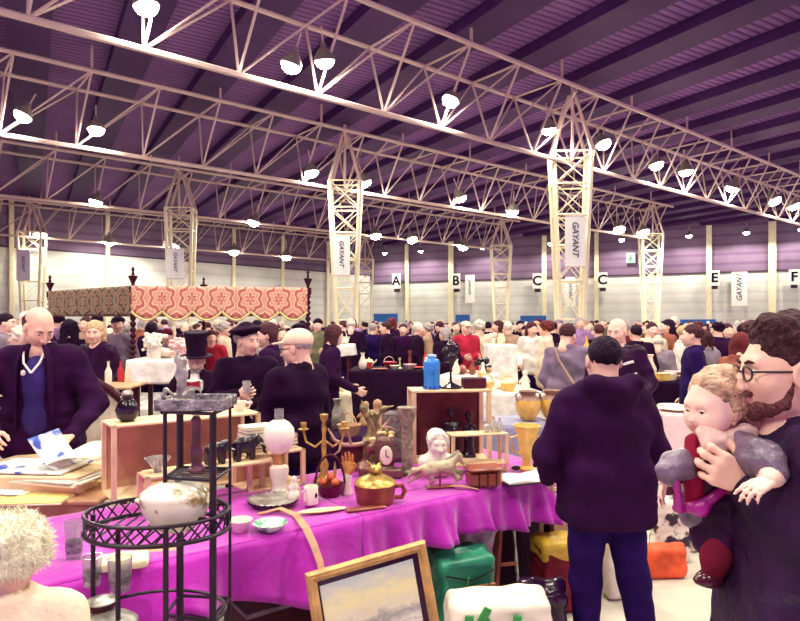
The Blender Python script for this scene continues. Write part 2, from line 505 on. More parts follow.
def banner(parent_loc, ang, w, h, z, down, label, tsize, hang=True):
    t = thing('hanging_banner', label, 'banner', (parent_loc[0], parent_loc[1], z), ang, 'white vertical banners with the hall name')
    MB().box((0, 0, 0), (w / 2, 0.02, h / 2)).build('banner_sheet', sign_w, t, smooth=False)
    MB().bar((-w / 2, 0, h / 2), (w / 2, 0, h / 2), 0.03, n=6).build('top_rod', steel, t)
    MB().bar((-w / 2, 0, -h / 2), (w / 2, 0, -h / 2), 0.03, n=6).build('bottom_rod', steel, t)
    rot = (PI / 2, PI / 2 if down else -PI / 2, 0)
    text_mesh('GAYANT', tsize * .66, ink_blue, t, (0, -0.03, 0.05 * h), rot, shear=0.25, bold=0.006 * tsize)
    return t
def column(c, dirv, label, w_top=1.45, w_bot=0.78, signed=False):
    """tapered four-legged lattice column under a truss"""
    d = Vector((dirv[0], dirv[1], 0)).normalized()
    ang = math.atan2(c[0], c[1]) * -1 * 0.35
    root = thing('lattice_column', label, 'steel column', (c[0], c[1], 0), ang, 'tapered lattice columns carrying the trusses')
    zt = ZB + 0.35; dt, db_ = 0.55, 0.32
    def corner(sx, sy, z):
        f = z / zt
        return Vector((sx * (w_bot + (w_top - w_bot) * f) / 2, sy * (db_ + (dt - db_) * f), z))
    for sx in (-1, 1):
        for sy in (-1, 1):
            strut('leg', corner(sx, sy, 0), corner(sx, sy, zt), 0.20, root, STRUT_C)
            strut('head_strut', corner(sx, sy, zt), (sx * 0.12, sy * .5, ZT + .05), 0.15, root)
    strut('head_post', (0.0, -.5, ZB), (0, -.5, ROOF), 0.13, root)
    strut('head_beam', (0, -1.2, ZT), (0, 1.2, ZT), .16, root)
    levels = [0.15, 1.8, 3.3, 4.7, 5.9, 7.1, zt]
    for i, z in enumerate(levels):
        mb = MB(); q = [corner(-1, -1, z), corner(1, -1, z), corner(1, 1, z), corner(-1, 1, z)]
        for a in range(4): mb.bar(q[a], q[(a + 1) % 4], 0.042, n=5)
        mb.build('batten', steel_c, root)
        if i < len(levels) - 1:
            z2 = levels[i + 1]
            for sy in (-1, 1):
                mb = MB(); mb.bar(corner(-1, sy, z), corner(1, sy, z2), 0.022, n=5); mb.bar(corner(1, sy, z), corner(-1, sy, z2), 0.022, n=5)
                mb.build('cross_brace', steel_c, root)
    MB().box((0, 0, .04), (w_bot * .8, .55, .04)).build('base_plate', steel_dark, root, smooth=False)
    return ang
ang = column(C1, D0, 'nearest lattice column with a large hall banner')
banner((C1[0] - .02, C1[1] - .78), ang, 0.76, 1.95, EYE + 80 / F * 24, True, 'large white banner on the nearest lattice column', 0.5)
ang = column(C2, D0, 'lattice column standing right behind the carved bed canopy')
banner((C2[0] - .12, C2[1] - .78), ang, 0.78, 1.85, EYE + 66 / F * 29, True, 'white banner on the column beside the canopy', 0.46)
ang = column(C3, D0, 'lattice column rising behind the brocade canopy', 1.5, 1.0)
banner((C3[0] + .0, C3[1] - .9), ang, 0.95, 1.75, EYE + 58 / F * 36, True, 'white banner on column above the brocade canopy', 0.42)
ang = column(C4, d4, 'farthest lattice column at the left edge', 1.6, 1.0)
banner((C4[0] - .1, C4[1] - .9), ang, 0.9, 2.2, EYE + 57 / F * 45, True, 'white banner on the farthest left column', 0.42)
column((19.1, 47.2), D0, 'slender lattice column between letters C and E', 1.5, 0.8)
column((8.8, 54.1), D0, 'slender lattice column between letters B and C', 1.7, 0.9)
column((-3.7, 66), d4, 'slender lattice column right of the banner column', 1.7, 1.0)
# banners on the wall
for px, py, hwp, hhp, lb, ts in ((471, 289, 5, 14, 'small white banner on wall right of letter B', .62), (737.5, 289, 7, 17, 'white banner on wall right of letter E', .95)):
    p = wall_hit(px, CORN, WR) + Vector((-0.2, -.7, 0)); z = EYE + (HY - py) / F * p.y
    banner((p.x, p.y), angb, 2 * hwp / F * p.y, 2 * hhp / F * p.y, z, False, lb, ts)
p = wall_hit(570.5, CORN, WR) + Vector((-.2, -.7, 0))
banner((p.x, p.y), angb, 10 / F * p.y, 30 / F * p.y, EYE + 30 / F * p.y, True, 'white wall banner seen below the large column banner', .75)

# ---------------------------------------------------------------- hall lamps
hood_m = mat('lamp hood grey', (150, 140, 130), 0.4, 0.4)
glow_m = mat('lamp glow', (255, 250, 225), 0.5, noise=0, emit=40.0)
def make_lamp():
    t = link('hall_lamp', None); t.empty_display_size = .2
    MB().lathe([(0.30, -0.12), (0.27, 0.0), (0.16, 0.16), (0.08, 0.24), (0.06, 0.36)], n=14).build('hood', hood_m, t)
    MB().ell((0, 0, -0.13), (0.265, 0.265, 0.21), n=14).build('bulb', glow_m, t)
    MB().bar((0, 0, .3), (0, 0, .75), .025).build('rod', steel, t)
    return t
lamp0 = make_lamp(); first = [True]
def lamp(loc, label, power, tilt=(0, 0), cat='lamp', up=False, sc_=1.0):
    if first[0]: o = lamp0; first[0] = False
    else: o = clone(lamp0)
    o.location = loc; o.rotation_euler = (tilt[0], tilt[1], 0); o.scale = (sc_,) * 3
    tag(o, label, cat, 'high bay lamps hanging from the trusses')
    ld = bpy.data.lights.new('lamp_light', 'SPOT'); ld.energy = power; ld.color = LAMP_COL; ld.shadow_soft_size = 0.22
    ld.spot_size = math.radians(168); ld.spot_blend = 0.35
    lo = bpy.data.objects.new('lamp_light', ld); COL.objects.link(lo); lo.parent = o; lo.location = (0, 0, -0.40)
    return o
def on_line(px, c, dv):
    d = Vector((dv[0], dv[1])).normalized(); u = (px - 400) / F
    t = (u * c[1] - c[0]) / (d.x - u * d.y)
    return Vector((c[0] + d.x * t, c[1] + d.y * t))
LAMPS = [(147, 13, C1, D0, 'round hall lamp on the nearest truss at top left'), (291, 70, C1, D0, 'hall lamp left of a twin pair on nearest truss'),
 (322, 65, C1, D0, 'hall lamp right of a twin pair on nearest truss'), (448, 104, C1, D0, 'hall lamp on nearest truss left of the column head'),
 (543, 131, C1, D0, 'hall lamp just left of the nearest column head'), (597, 146, C1, D0, 'hall lamp just right of the nearest column head'),
 (650, 166, C1, D0, 'hall lamp second to the right of the nearest column'), (680, 172, C1, D0, 'hall lamp third to the right of the nearest column'),
 (728, 188, C1, D0, 'hall lamp above the wall banner beside letter E'), (768, 201, C1, D0, 'hall lamp second from the right edge'), (787, 206, C1, D0, 'hall lamp at the right edge'),
 (28, 119, C2, D0, 'hall lamp at left edge on the second truss'), (98, 132, C2, D0, 'hall lamp on second truss above the carved bed'),
 (310, 173, C2, D0, 'hall lamp left of the second column head'), (362, 183, C2, D0, 'hall lamp on the second column head'), (457, 198, C2, D0, 'hall lamp midway along the second truss'),
 (510, 211, C2, D0, 'hall lamp on second truss left of big column'), (616, 229, C2, D0, 'hall lamp on second truss above letter C'), (640, 232, C2, D0, 'hall lamp at end of the second truss'),
 (98, 202, C3, D0, 'hall lamp on third truss above the bed post'), (254, 222, C3, D0, 'hall lamp on third truss right of the canopy column'),
 (374, 235, C3, D0, 'hall lamp on third truss right of banner column'), (410, 239, C3, D0, 'small hall lamp on third truss above letter A'), (462, 246, C3, D0, 'small hall lamp on third truss above letter B'),
 (41, 234, C4, d4, 'hall lamp on farthest column at left'), (110, 241, C4, d4, 'hall lamp on a wall post behind the bed'), (176, 246, C4, d4, 'hall lamp before the canopy column banner'),
 (234, 251, C4, d4, 'hall lamp above the middle of the brocade canopy'), (286, 256, C4, d4, 'hall lamp above the right of the brocade canopy')]
for px, py, c, dv, lb in LAMPS:
    q = on_line(px, c, dv); far = c in (C3, C4)
    z = EYE + (HY - py) / F * q.y
    lamp((q.x + .1, q.y - 0.35, z + .1), lb, (LAMP_FAR_W * (.45 if far else 1.0)) if q.y > 30 else LAMP_W, (random.Random(px).uniform(-.35, .35), random.Random(py).uniform(-.4, .4)), sc_=1.0 + max(0, (q.y - 20) * .018))
i = 0
FILL_LAMPS = [(-3.5, 2.5), (1.5, 4.2), (6.5, 7.0), (-7.5, 7.0), (-1, -3), (5, 0.5), (-6, -1), (11, 5), (12, 12), (0, 9.5), (-14, 12)]  # added lamps out of view, to light the foreground
for (x, y) in FILL_LAMPS:
    i += 1
    lamp((x, y, 9.3), 'added hall lamp out of view lighting the foreground stalls', LAMP_W * 1.35)

for px, lb in ((395, 'small added wall lamp above letter A'), (430, 'small added wall lamp left of letter B'), (490, 'small added wall lamp right of letter B'), (556, 'small added wall lamp right of the first letter C'), (625, 'small added wall lamp over the exit sign'), (690, 'small wall flood lamp left of letter E'), (745, 'small added wall lamp right of letter E'), (798, 'small added wall lamp over letter F')):
    p = wall_hit(px, CORN, WR); q = p + Vector((math.sin(angb), -math.cos(angb), 0)) * 2.6
    lamp((q.x, q.y, ROOF - 1.5), lb, 900, sc_=1.0)  # lamps added to brighten the back wall, except the one left of E
# ================================================================ people
SKIN = mat('skin', (236, 190, 170), 0.55, noise=0.05, nscale=30, spec=0.3)
SKIN2 = mat('lips', (214, 146, 138), 0.5, noise=0.05)
SHOE = mat('shoe leather', (30, 12, 34), 0.4, noise=0.1)
EYEW = mat('eye white', (230, 222, 220), 0.3, noise=0.0)
IRIS = mat('iris', (46, 28, 40), 0.3, noise=0.0)
def cloth_m(name, col, rough=0.85, **k):
    return mat(name, col, rough, noise=0.16, nscale=9, bump=0.12, bscale=25, **k)
HAIRC = {'black': mat('black hair', (40, 18, 44), .6, noise=.3, nscale=60, bump=.6, bscale=120), 'brown': mat('brown hair', (84, 46, 56), .6, noise=.3, nscale=60, bump=.6, bscale=120),
         'grey': mat('grey hair', (176, 160, 160), .7, noise=.2, nscale=60, bump=.6, bscale=120), 'white': mat('white hair', (232, 222, 206), .7, noise=.12, nscale=60, bump=.6, bscale=120),
         'blond': mat('blond hair', (214, 176, 134), .6, noise=.25, nscale=60, bump=.6, bscale=120), 'auburn': mat('auburn hair', (112, 48, 52), .6, noise=.25, nscale=60, bump=.6, bscale=120)}
def Rm(yaw=0, pitch=0, roll=0):
    """yaw left(+), pitch down(+) nod"""
    return np.array(Matrix.Rotation(yaw, 3, 'Z') @ Matrix.Rotation(-pitch, 3, 'X') @ Matrix.Rotation(roll, 3, 'Y'))
def head_prims(s, detail=True):
    """unit head, origin between the eyes' height, 0.24 m tall"""
    s.ell((0, -.015, .032), (.077, .098, .088), k=.03)
    s.ell((0, .030, -.025), (.062, .068, .080), k=.04)
    s.cap((-.03, .03, -.070), (.03, .03, -.070), .032, k=.03)
    s.cap((0, .055, -.085), (0, .066, -.092), .024, .020, k=.03)
    s.cap((0, .097, .006), (0, .116, -.034), .008, .0125, k=.014)
    s.ell((-.011, .108, -.038), (.009, .010, .008), k=.008); s.ell((.011, .108, -.038), (.009, .010, .008), k=.008)
    s.cap((-.036, .078, .024), (.036, .078, .024), .014, k=.016)
    for sx in (-1, 1):
        s.ell((sx * .040, .058, -.025), (.026, .028, .024), k=.03)
        s.ell((sx * .081, .002, -.006), (.010, .021, .034), k=.006); s.ell((sx * .092, .006, -.006), (.006, .010, .020), k=.006, op=-1)
        if detail: s.ell((sx * .031, .101, .004), (.018, .016, .011), k=.010, op=-1)
    if detail:
        s.cap((-.019, .089, -.062), (0, .098, -.060), .0065, .0075, k=.006, m=1)
        s.cap((.019, .089, -.062), (0, .098, -.060), .0065, .0075, k=.006, m=1)
        s.cap((-.014, .088, -.071), (.014, .088, -.071), .008, k=.006, m=1)
    s.cap((0, -.028, -.050), (0, -.045, -.165), .056, .062, k=.03)
def hair_prims(s, style):
    if style == 'dad':
        s.ell((0, -.030, .046), (.088, .110, .100), k=.02)
        for i in range(14):
            a = i * 2.4; s.ell((.06 * math.cos(a), -.03 + .075 * math.sin(a), .10 + .02 * math.cos(i)), (.028, .028, .026), k=.02)
        s.ell((0, .150, -.02), (.11, .105, .100), k=.015, op=-1); s.box((0, .0, -.135), (.2, .2, .085), .01, k=.02, op=-1)
    if style == 'short':
        s.ell((0, -.024, .042), (.086, .106, .092), k=.02)
        s.ell((0, .135, -.035), (.10, .105, .088), k=.02, op=-1)
        s.box((0, .0, -.13), (.2, .2, .085), .01, k=.02, op=-1)
    elif style == 'crop':
        s.ell((0, -.020, .036), (.081, .102, .089), k=.02)
        s.ell((0, .14, -.035), (.10, .105, .085), k=.02, op=-1)
        s.box((0, .0, -.135), (.2, .2, .085), .01, k=.02, op=-1)
    elif style == 'ring':
        s.ell((0, -.026, .010), (.085, .096, .070), k=.01)
        s.ell((0, .012, .085), (.080, .115, .072), k=.01, op=-1)
        s.box((0, .085, .0), (.2, .085, .2), .01, k=.01, op=-1)
        s.box((0, .0, -.145), (.2, .2, .085), .01, k=.02, op=-1)
    elif style in ('long', 'bob'):
        s.ell((0, -.026, .040), (.092, .112, .096), k=.02)
        z = -.20 if style == 'long' else -.10
        for x in (-.06, -.025, .025, .06): s.cap((x, -.05, .0), (x * 1.25, -.055, z), .05, .034, k=.03)
        s.ell((0, .14, -.05), (.078, .125, .12), k=.02, op=-1)
    elif style == 'bun':
        s.ell((0, -.024, .042), (.086, .106, .092), k=.02); s.ell((0, -.125, .06), (.04, .04, .04), k=.01)
        s.ell((0, .135, -.035), (.10, .105, .088), k=.02, op=-1); s.box((0, .0, -.13), (.2, .2, .08), .01, k=.02, op=-1)
    elif style == 'fluffy':
        s.ell((0, -.03, .045), (.098, .116, .104), k=.02)
        for i in range(16):
            a = i * 2.4; z = .0 + .10 * (i / 16)
            s.ell((.085 * math.cos(a), -.03 + .095 * math.sin(a), z), (.035, .035, .03), k=.02)
        s.ell((0, .145, -.03), (.085, .10, .085), k=.02, op=-1); s.box((0, .0, -.14), (.2, .2, .085), .01, k=.02, op=-1)
def hand_prims(s, wrist, dirv, palm_n, side=1, curl=0.5, S=1.0, spread=0.10, point=None):
    """palm + five fingers. dirv: wrist->fingers, palm_n: direction the palm faces, side:+1 thumb on (dir x palm_n) side"""
    d = np.array(dirv, float); d /= np.linalg.norm(d); n = np.array(palm_n, float); n -= d * (n @ d); n /= np.linalg.norm(n)
    w = np.cross(d, n) * side
    W = np.array(wrist, float)
    T = lambda a, b, c: tuple(W + (d * a + w * b + n * c) * S)
    # palm: thumb side is +b
    for b in (-.028, -.010, .010, .028):
        s.cap(T(.012, b * .7, 0), T(.085 - abs(b) * .12, b * 1.12, 0), .0155 * S, .0125 * S, k=.014 * S)
    L = [(.032, .078, .0088), (.011, .088, .0092), (-.011, .082, .0088), (-.031, .064, .0078)]
    for i, (b, ln, r) in enumerate(L):
        c = curl if not isinstance(curl, (list, tuple)) else curl[i]
        p = np.array([.088 - (.010 if i == 3 else .003 if i == 0 else 0), b * 1.05, 0.0]); a = c * .55; pts = [p.copy()]
        for seg, f in enumerate((.44, .31, .25)):
            p = p + ln * f * np.array([math.cos(a), math.sin(spread * (1 if b > 0 else -1) * abs(b) / .03) * .8, math.sin(a)])
            pts.append(p.copy()); a += c * (.95 if seg == 0 else .75)
        s.chain([T(*q) for q in pts], [r * 1.08 * S, r * S, r * .93 * S, r * .8 * S], k=.006 * S)
    th = [(.022, .026, .004), (.050, .050, .014), (.078, .062, .024 + .012 * (curl if not isinstance(curl, (list, tuple)) else curl[0])), (.100, .062, .034 + .018 * (curl if not isinstance(curl, (list, tuple)) else curl[0]))]
    s.chain([T(*q) for q in th], [.0155 * S, .0118 * S, .0105 * S, .009 * S], k=.008 * S)

def person(name, label, loc, yaw, H=1.72, coat=None, coat_m=None, trous_m=None, hair='short', hair_m=None, hy=0.0, hp=0.0, hr=0.0, lean=0.0,
           eL=None, eR=None, wL=None, wR=None, hands=None, cell=0.02, fine=None, hem=0.80, bulk=1.0, hood=False, collar=True, feetL=(-.10, .02), feetR=(.10, .0),
           shirt=None, seed=0, group=None, face=True, kind='person', buttons=False, extra=None, skin=None, detail=True, sleeve=1.0, coat_name='coat', neck_open=False, wr=None, legs=True, headdx=0.0):
    """feet at loc, facing local +Y; yaw 0 faces away from the camera"""
    sc1 = H / 1.72
    root = thing(name, label, kind, loc, yaw, group)
    skin = skin or SKIN
    def LN(p):  # lean of the upper body about the hips
        v = Vector(p) - Vector((0, 0, .95)); v = Matrix.Rotation(-lean, 3, 'X') @ v
        return (v + Vector((0, 0, .95)))
    T_ = lambda p: tuple(Vector(p) * sc1)
    U = lambda p: tuple(LN(p) * sc1)
    shL, shR = (-.175, 0, 1.40), (.175, 0, 1.40)
    eL = eL or (-.24, -.04, 1.13); eR = eR or (.24, -.04, 1.13); wL = wL or (-.25, .05, .90); wR = wR or (.25, .05, .90)
    hands = hands or {}
    head = LN((0 + headdx, .015, 1.60)) * sc1
    # ---- body
    b = SDF(.03)
    b.cap(U((0, -.01, 1.43)), U((0, 0, 1.15)), .09 * sc1, .10 * sc1); b.cap(U((0, 0, 1.15)), T_((0, 0, .92)), .10 * sc1, .11 * sc1)
    b.cap(U((-.14, 0, 1.39)), U((.14, 0, 1.39)), .05 * sc1)
    for sh, e, w in ((shL, eL, wL), (shR, eR, wR)):
        b.chain([U(sh), U(e), U(w)], [.045 * sc1, .036 * sc1, .026 * sc1])
    if legs:
        for sx, ft in ((-1, feetL), (1, feetR)):
            b.chain([T_((sx * .09, 0, .90)), T_((sx * .095 + (ft[0] - sx * .10) * .5, ft[1] * .5 + .02, .50)), T_((ft[0], ft[1] - .01, .09)), T_((ft[0], ft[1] + .03, .05))], [.075 * sc1, .055 * sc1, .038 * sc1, .032 * sc1])
    parts = [(b, max(cell, .016))]
    h = SDF(.02); h.frame(Rm(hy, hp + lean, hr), head, sc1)
    head_prims(h, detail)
    if detail or cell < .02:
        parts.append((h, fine or max(cell * .55, .006)))
        hh = SDF(.01)
    else: parts.append((h, cell)); hh = b
    for sd, w, e in (('L', wL, eL), ('R', wR, eR)):
        W = np.array(LN(w)) * sc1; Ev = np.array(LN(e)) * sc1
        spec = hands.get(sd)
        if spec is None:
            d = W - Ev; pn = (.9 if sd == 'L' else -.9, .3, 0); c = .55
        else: d, pn, c = spec
        if detail: hand_prims(hh, W, d, pn, side=(-1 if sd == 'L' else 1), curl=c, S=sc1)
        else: b.cap(W, W + np.array(d) / (np.linalg.norm(d) + 1e-9) * .12 * sc1, .035 * sc1, .028 * sc1)
    if detail and hh is not b and len(hh.p): parts.append((hh, min(.007, fine or .007) if cell < .02 else .01))
    body = sdf_build('body', parts, [skin, SKIN2], root)
    # ---- eyes
    if face and detail:
        R = Matrix(Rm(hy, hp + lean, hr).tolist())
        for sx in (-1, 1):
            c = head + R @ (Vector((sx * .031, .080, .003)) * sc1)
            e = MB().ell(c, .0125 * sc1, n=10); e.ell(c + R @ (Vector((0, .0085, -.001)) * sc1), .0062 * sc1, n=8, mi=1)
            e.build('eye', [EYEW, IRIS], body)
            MB().tube([head + R @ (Vector((sx * .015, .099, .024)) * sc1), head + R @ (Vector((sx * .031, .098, .029)) * sc1), head + R @ (Vector((sx * .048, .083, .024)) * sc1)], [.004, .0045, .002], 5).build('eyebrow', hair_m or HAIRC['brown'], body)
    # ---- hair
    if hair:
        s = SDF(.02); s.frame(Rm(hy, hp + lean, hr), head, sc1); hair_prims(s, hair)
        sdf_build('hair', (s, fine or max(cell * .5, .009)), hair_m or HAIRC['brown'], root, wr=.004 * (1.5 if hair in ('fluffy', 'long') else 1), wsc=110, seed=seed)
    # ---- trousers, shoes
    if legs:
        t = SDF(.05)
        t.ell(T_((0, 0, .93)), np.array((.175, .125, .12)) * sc1 * (bulk ** .5))
        for sx, ft in ((-1, feetL), (1, feetR)):
            t.chain([T_((sx * .088, 0, .88)), T_((sx * .095 + (ft[0] - sx * .10) * .5, ft[1] * .5 + .02, .50)), T_((ft[0], ft[1] - .01, .10))], [.105 * sc1, .078 * sc1, .062 * sc1], k=.03)
        sdf_build('trousers', (t, cell), trous_m or cloth_m('dark trousers', (44, 20, 66)), root, wr=.006 if cell < .02 else 0, wsc=24, seed=seed)
        for sx, ft in ((-1, feetL), (1, feetR)):
            s = SDF(.02); s.cap(T_((ft[0], ft[1] - .03, .055)), T_((ft[0] + sx * .02, ft[1] + .15, .035)), .048 * sc1, .035 * sc1)
            s.box(T_((ft[0] + sx * .01, ft[1] + .05, -.05)), (.2, .3, .05), .0, k=.004, op=-1)
            sdf_build('shoe', (s, max(cell * .6, .009)), SHOE, root)
    # ---- coat
    c = SDF(.05); B = bulk
    c.ell(U((0, -.005, 1.28)), np.array((.185 * B, .128 * B, .20)) * sc1, m=0)
    c.ell(U((0, .005, 1.10)), np.array((.172 * B, .125 * B, .20)) * sc1)
    c.cap(U((-.135, -.005, 1.395)), U((.135, -.005, 1.395)), .072 * sc1 * B ** .5)
    c.cap(U((0, -.02, 1.44)), U((0, -.025, 1.47)), .078 * sc1, .068 * sc1)
    z0 = max(hem, .5)
    c.box(T_((0, 0, (z0 + 1.10) / 2)), np.array((.178 * B, .125 * B, (1.14 - z0) / 2)) * sc1, .07 * sc1)
    if hem < .78: c.box(T_((0, 0, hem + .12)), np.array((.19 * B, .135 * B, .14)) * sc1, .06 * sc1)
    for sh, e, w in ((shL, eL, wL), (shR, eR, wR)):
        w2 = tuple(Vector(e) + (Vector(w) - Vector(e)) * (0.97 * sleeve))
        c.chain([U(sh), U(e), U(w2)], [.073 * sc1 * B ** .5, .060 * sc1 * B ** .5, .047 * sc1 * B ** .3], k=.035)
    if collar:
        for a in range(9):
            t0 = -2.3 + a * .575 - PI / 2 * 1; t1 = t0 + .575
            if a == 8: continue
            f = lambda t, z: U((.072 * math.cos(t), -.025 + .066 * math.sin(t), z))
            c.cap(f(t0, 1.475), f(t1, 1.475), .018 * sc1, k=.015)
    if hood:
        c.chain([U((-.11, .0, 1.47)), U((-.09, -.10, 1.49)), U((0, -.135, 1.475)), U((.09, -.10, 1.49)), U((.11, 0, 1.47))], [.035, .045, .05, .045, .035], k=.03)
        c.ell(U((0, -.115, 1.43)), np.array((.11, .05, .075)) * sc1, k=.03)
    c.cap(U((0, -.01, 1.62)), U((0, -.02, 1.46)), .050 * sc1, .060 * sc1, k=.012, op=-1)
    if neck_open: c.ell(U((0, .10, 1.42)), np.array((.055, .06, .11)) * sc1, k=.02, op=-1)
    co = sdf_build(coat_name, (c, cell), coat_m or cloth_m('dark coat', (48, 22, 58)), root, wr=(wr if wr is not None else (.010 if cell < .02 else .006)), wsc=20, seed=seed)
    if shirt is not None:
        s = SDF(.03); s.ell(U((0, .038, 1.33)), np.array((.07, .105, .155)) * sc1); s.cap(U((0, .0, 1.44)), U((0, -.01, 1.49)), .066 * sc1, .058 * sc1)
        s.ell(U((0, .04, 1.12)), np.array((.07, .105, .14)) * sc1)
        sdf_build('shirt', (s, max(cell * .8, .01)), shirt, root)
    root['_h'] = 0
    del root['_h']
    return root, head, body, co
def headspace(head, hy, hp, lean, hr, sc1):
    R = Matrix(Rm(hy, hp + lean, hr).tolist())
    return lambda p: head + R @ (Vector(p) * sc1)
def yaw_face(px_dir):  # helper: direction angle; 0 away, pi to camera, +pi/2 image left, -pi/2 image right
    return px_dir
def feet(px, Y): return ((px - 400) / F * Y, Y, 0)
def hgt(py, Y): return EYE - (py - HY) / F * Y

# ---- materials of clothes
plum = cloth_m('dark plum cloth', (46, 9, 54)); blackc = cloth_m('near black cloth', (34, 6, 40)); navy = cloth_m('dark navy cloth', (36, 12, 74))
leather = mat('dark leather', (48, 14, 52), .42, noise=.2, nscale=14, bump=.3, bscale=40)
greyc = cloth_m('grey cloth', (140, 122, 140)); whitec = cloth_m('white cloth', (236, 228, 224)); creamc = cloth_m('cream cloth', (222, 204, 180))
tanc = cloth_m('tan cloth', (176, 140, 118)); redc = cloth_m('red cloth', (176, 40, 66)); brownc = cloth_m('brown cloth', (150, 88, 74)); bluec = cloth_m('blue jeans', (38, 12, 78))
lilacc = cloth_m('lilac cloth', (160, 120, 170)); burg = cloth_m('burgundy cloth', (110, 24, 50)); greenc = cloth_m('olive cloth', (110, 106, 84))

# ================= the man in the dark hooded coat (back to the camera)
r, hd, bd, ct = person('standing_man', 'man seen from behind in dark plum hooded coat and jeans beside purple stall', feet(605, 2.92), 0.10, H=1.63, coat_m=plum, trous_m=bluec,
    hair='crop', hair_m=HAIRC['black'], hy=-.12, hp=.12, cell=.011, fine=.0065, hem=.80, bulk=1.22, hood=True, eL=(-.285, .02, 1.14), eR=(.285, .02, 1.14), wL=(-.22, .20, .98), wR=(.20, .22, .98),
    feetL=(-.07, .06), feetR=(.20, -.05), seed=3)
# ================= bald trader leafing through prints
Hh = 1.80
r, hd, bd, ct = person('trader', 'balding man in open dark jacket and blue jumper leafing through prints at left', feet(44, 4.2), PI + .22, H=Hh, coat_m=plum, trous_m=navy,
    hair='ring', hair_m=HAIRC['brown'], hy=.72, hp=.46, hr=.0, lean=.13, cell=.011, fine=.006, bulk=1.28, hem=.78,
    eL=(-.34, .08, 1.12), eR=(.36, .08, 1.12), wL=(-.26, .38, 1.0), wR=(.13, .42, 1.04), hands={'R': ((-.25, .85, -.3), (-.6, .1, -.8), .8), 'L': ((.15, .9, -.15), (0, .2, -1), .5)}, seed=5,
    coat_name='jacket', neck_open=True)
jumper = cloth_m('blue jumper', (60, 44, 110))
s = SDF(.03)
def UU(p, lean=.13, s1=Hh / 1.72):
    v = Matrix.Rotation(-lean, 3, 'X') @ (Vector(p) - Vector((0, 0, .95))); return (v + Vector((0, 0, .95))) * s1
s.ell(UU((0, .080, 1.27)), (.10, .108, .17)); s.ell(UU((0, .085, 1.06)), (.105, .108, .19))
jm = sdf_build('jumper', (s, .011), jumper, r, wr=.004, seed=2)
MB().tube([UU((-.06, .115, 1.46)), UU((-.045, .165, 1.40)), UU((0, .185, 1.34))], .007, 6).tube([UU((.06, .115, 1.46)), UU((.045, .165, 1.40)), UU((0, .185, 1.34))], .007, 6).build('collar_trim', whitec, jm)
MB().ell(UU((.045, .180, 1.34)), (.016, .008, .02), n=8).build('chest_badge', whitec, jm)
for sx in (-1, 1):
    MB().tube([UU((sx * .055, .10, 1.50)), UU((sx * .095, .135, 1.40)), UU((sx * .10, .165, 1.2)), UU((sx * .11, .16, .98))], [.022, .03, .022, .016], 8, flat=.45).build('lapel', plum, ct)
# ================= man in beret with a cup
r, hd, bd, ct = person('beret_man', 'older man in dark beret and jacket holding a small cup behind the books', feet(247, 4.95), PI + .2, H=1.66, coat_m=blackc, trous_m=blackc, hair='short', hair_m=HAIRC['grey'],
    hy=.75, hp=.05, cell=.013, fine=.0075, bulk=1.12, eL=(-.27, .06, 1.10), eR=(.27, .06, 1.12), wL=(-.06, .25, 1.10), wR=(.06, .26, 1.19),
    hands={'R': ((-.9, .35, .1), (-.1, -.9, .1), .9), 'L': ((.9, .3, .1), (0, -.6, .5), .7)}, seed=7, coat_name='jacket')
hs = headspace(hd, .75, .05, 0, 0, 1.66 / 1.72)
s = SDF(.02); s.frame(Rm(.75, .05 - .12, .12), hs((0, -.01, .075)), 1.0); s.ell((.01, 0, .022), (.125, .135, .035)); s.cap((0, 0, -.015), (0, 0, 0), .082, .088)
be = sdf_build('beret', (s, .009), blackc, r); MB().ell(hs((0, -.01, .138)), .008, n=6).build('stalk', blackc, be)
cupm = mat('clear plastic', (225, 215, 225), .15, trans=.6, noise=.0)
cp = MB().lathe([(.022, 0), (.032, .09), (.029, .09), (.02, .006)], n=14).build('plastic_cup', cupm); q = r.matrix_basis @ Vector((-.01, .325, 1.17)); cp.location = q
tag(cp, 'clear plastic cup in the hand of the beret man', 'cup')
# ================= man in light cap, half turned away
r, hd, bd, ct = person('cap_man', 'man in pale cap and glasses with black jacket beside the globe lamp', feet(298, 4.2), 0.85, H=1.635, coat_m=blackc, trous_m=navy, hair='crop', hair_m=HAIRC['grey'],
    hy=.55, hp=.12, cell=.013, fine=.0075, bulk=1.22, eL=(-.27, .05, 1.10), eR=(.27, .05, 1.10), wL=(-.15, .27, 1.12), wR=(.2, .25, 1.0), seed=9, coat_name='jacket', hands={'L': ((.3, .9, .1), (.5, -.2, -.8), .7)})
s1 = 1.635 / 1.72; hs = headspace(hd, .55, .12, 0, 0, s1)
s = SDF(.02); s.frame(Rm(.55, .12, 0), hd, s1); s.ell((0, -.018, .055), (.092, .112, .088)); s.ell((0, .02, -.062), (.2, .2, .1), k=.01, op=-1); s.box((0, .115, .052), (.062, .05, .007), .006)
sdf_build('cap', (s, .0085), mat('pale cap cloth', (236, 214, 186), .8, noise=.08), r)
glm = mat('glasses frame', (30, 16, 30), .35, noise=0)
def glasses(parent, hs, w=.033, r=.0028, m=None):
    g = MB()
    for sx in (-1, 1):
        c = Vector((sx * w, .108, .000)); pts = [hs(c + Vector((.025 * math.cos(a) * (1 if 1 else 0), -.006 * abs(math.cos(a)), .018 * math.sin(a)))) for a in [i * PI / 6 for i in range(13)]]
        g.tube(pts, r, 5); g.bar(hs((sx * (w + .024), .102, .006)), hs((sx * .082, .0, .004)), r, n=5)
    g.bar(hs((-w + .024, .108, .004)), hs((w - .024, .108, .004)), r, n=5)
    return g.build('glasses', m or glm, parent)
glasses(r, hs)
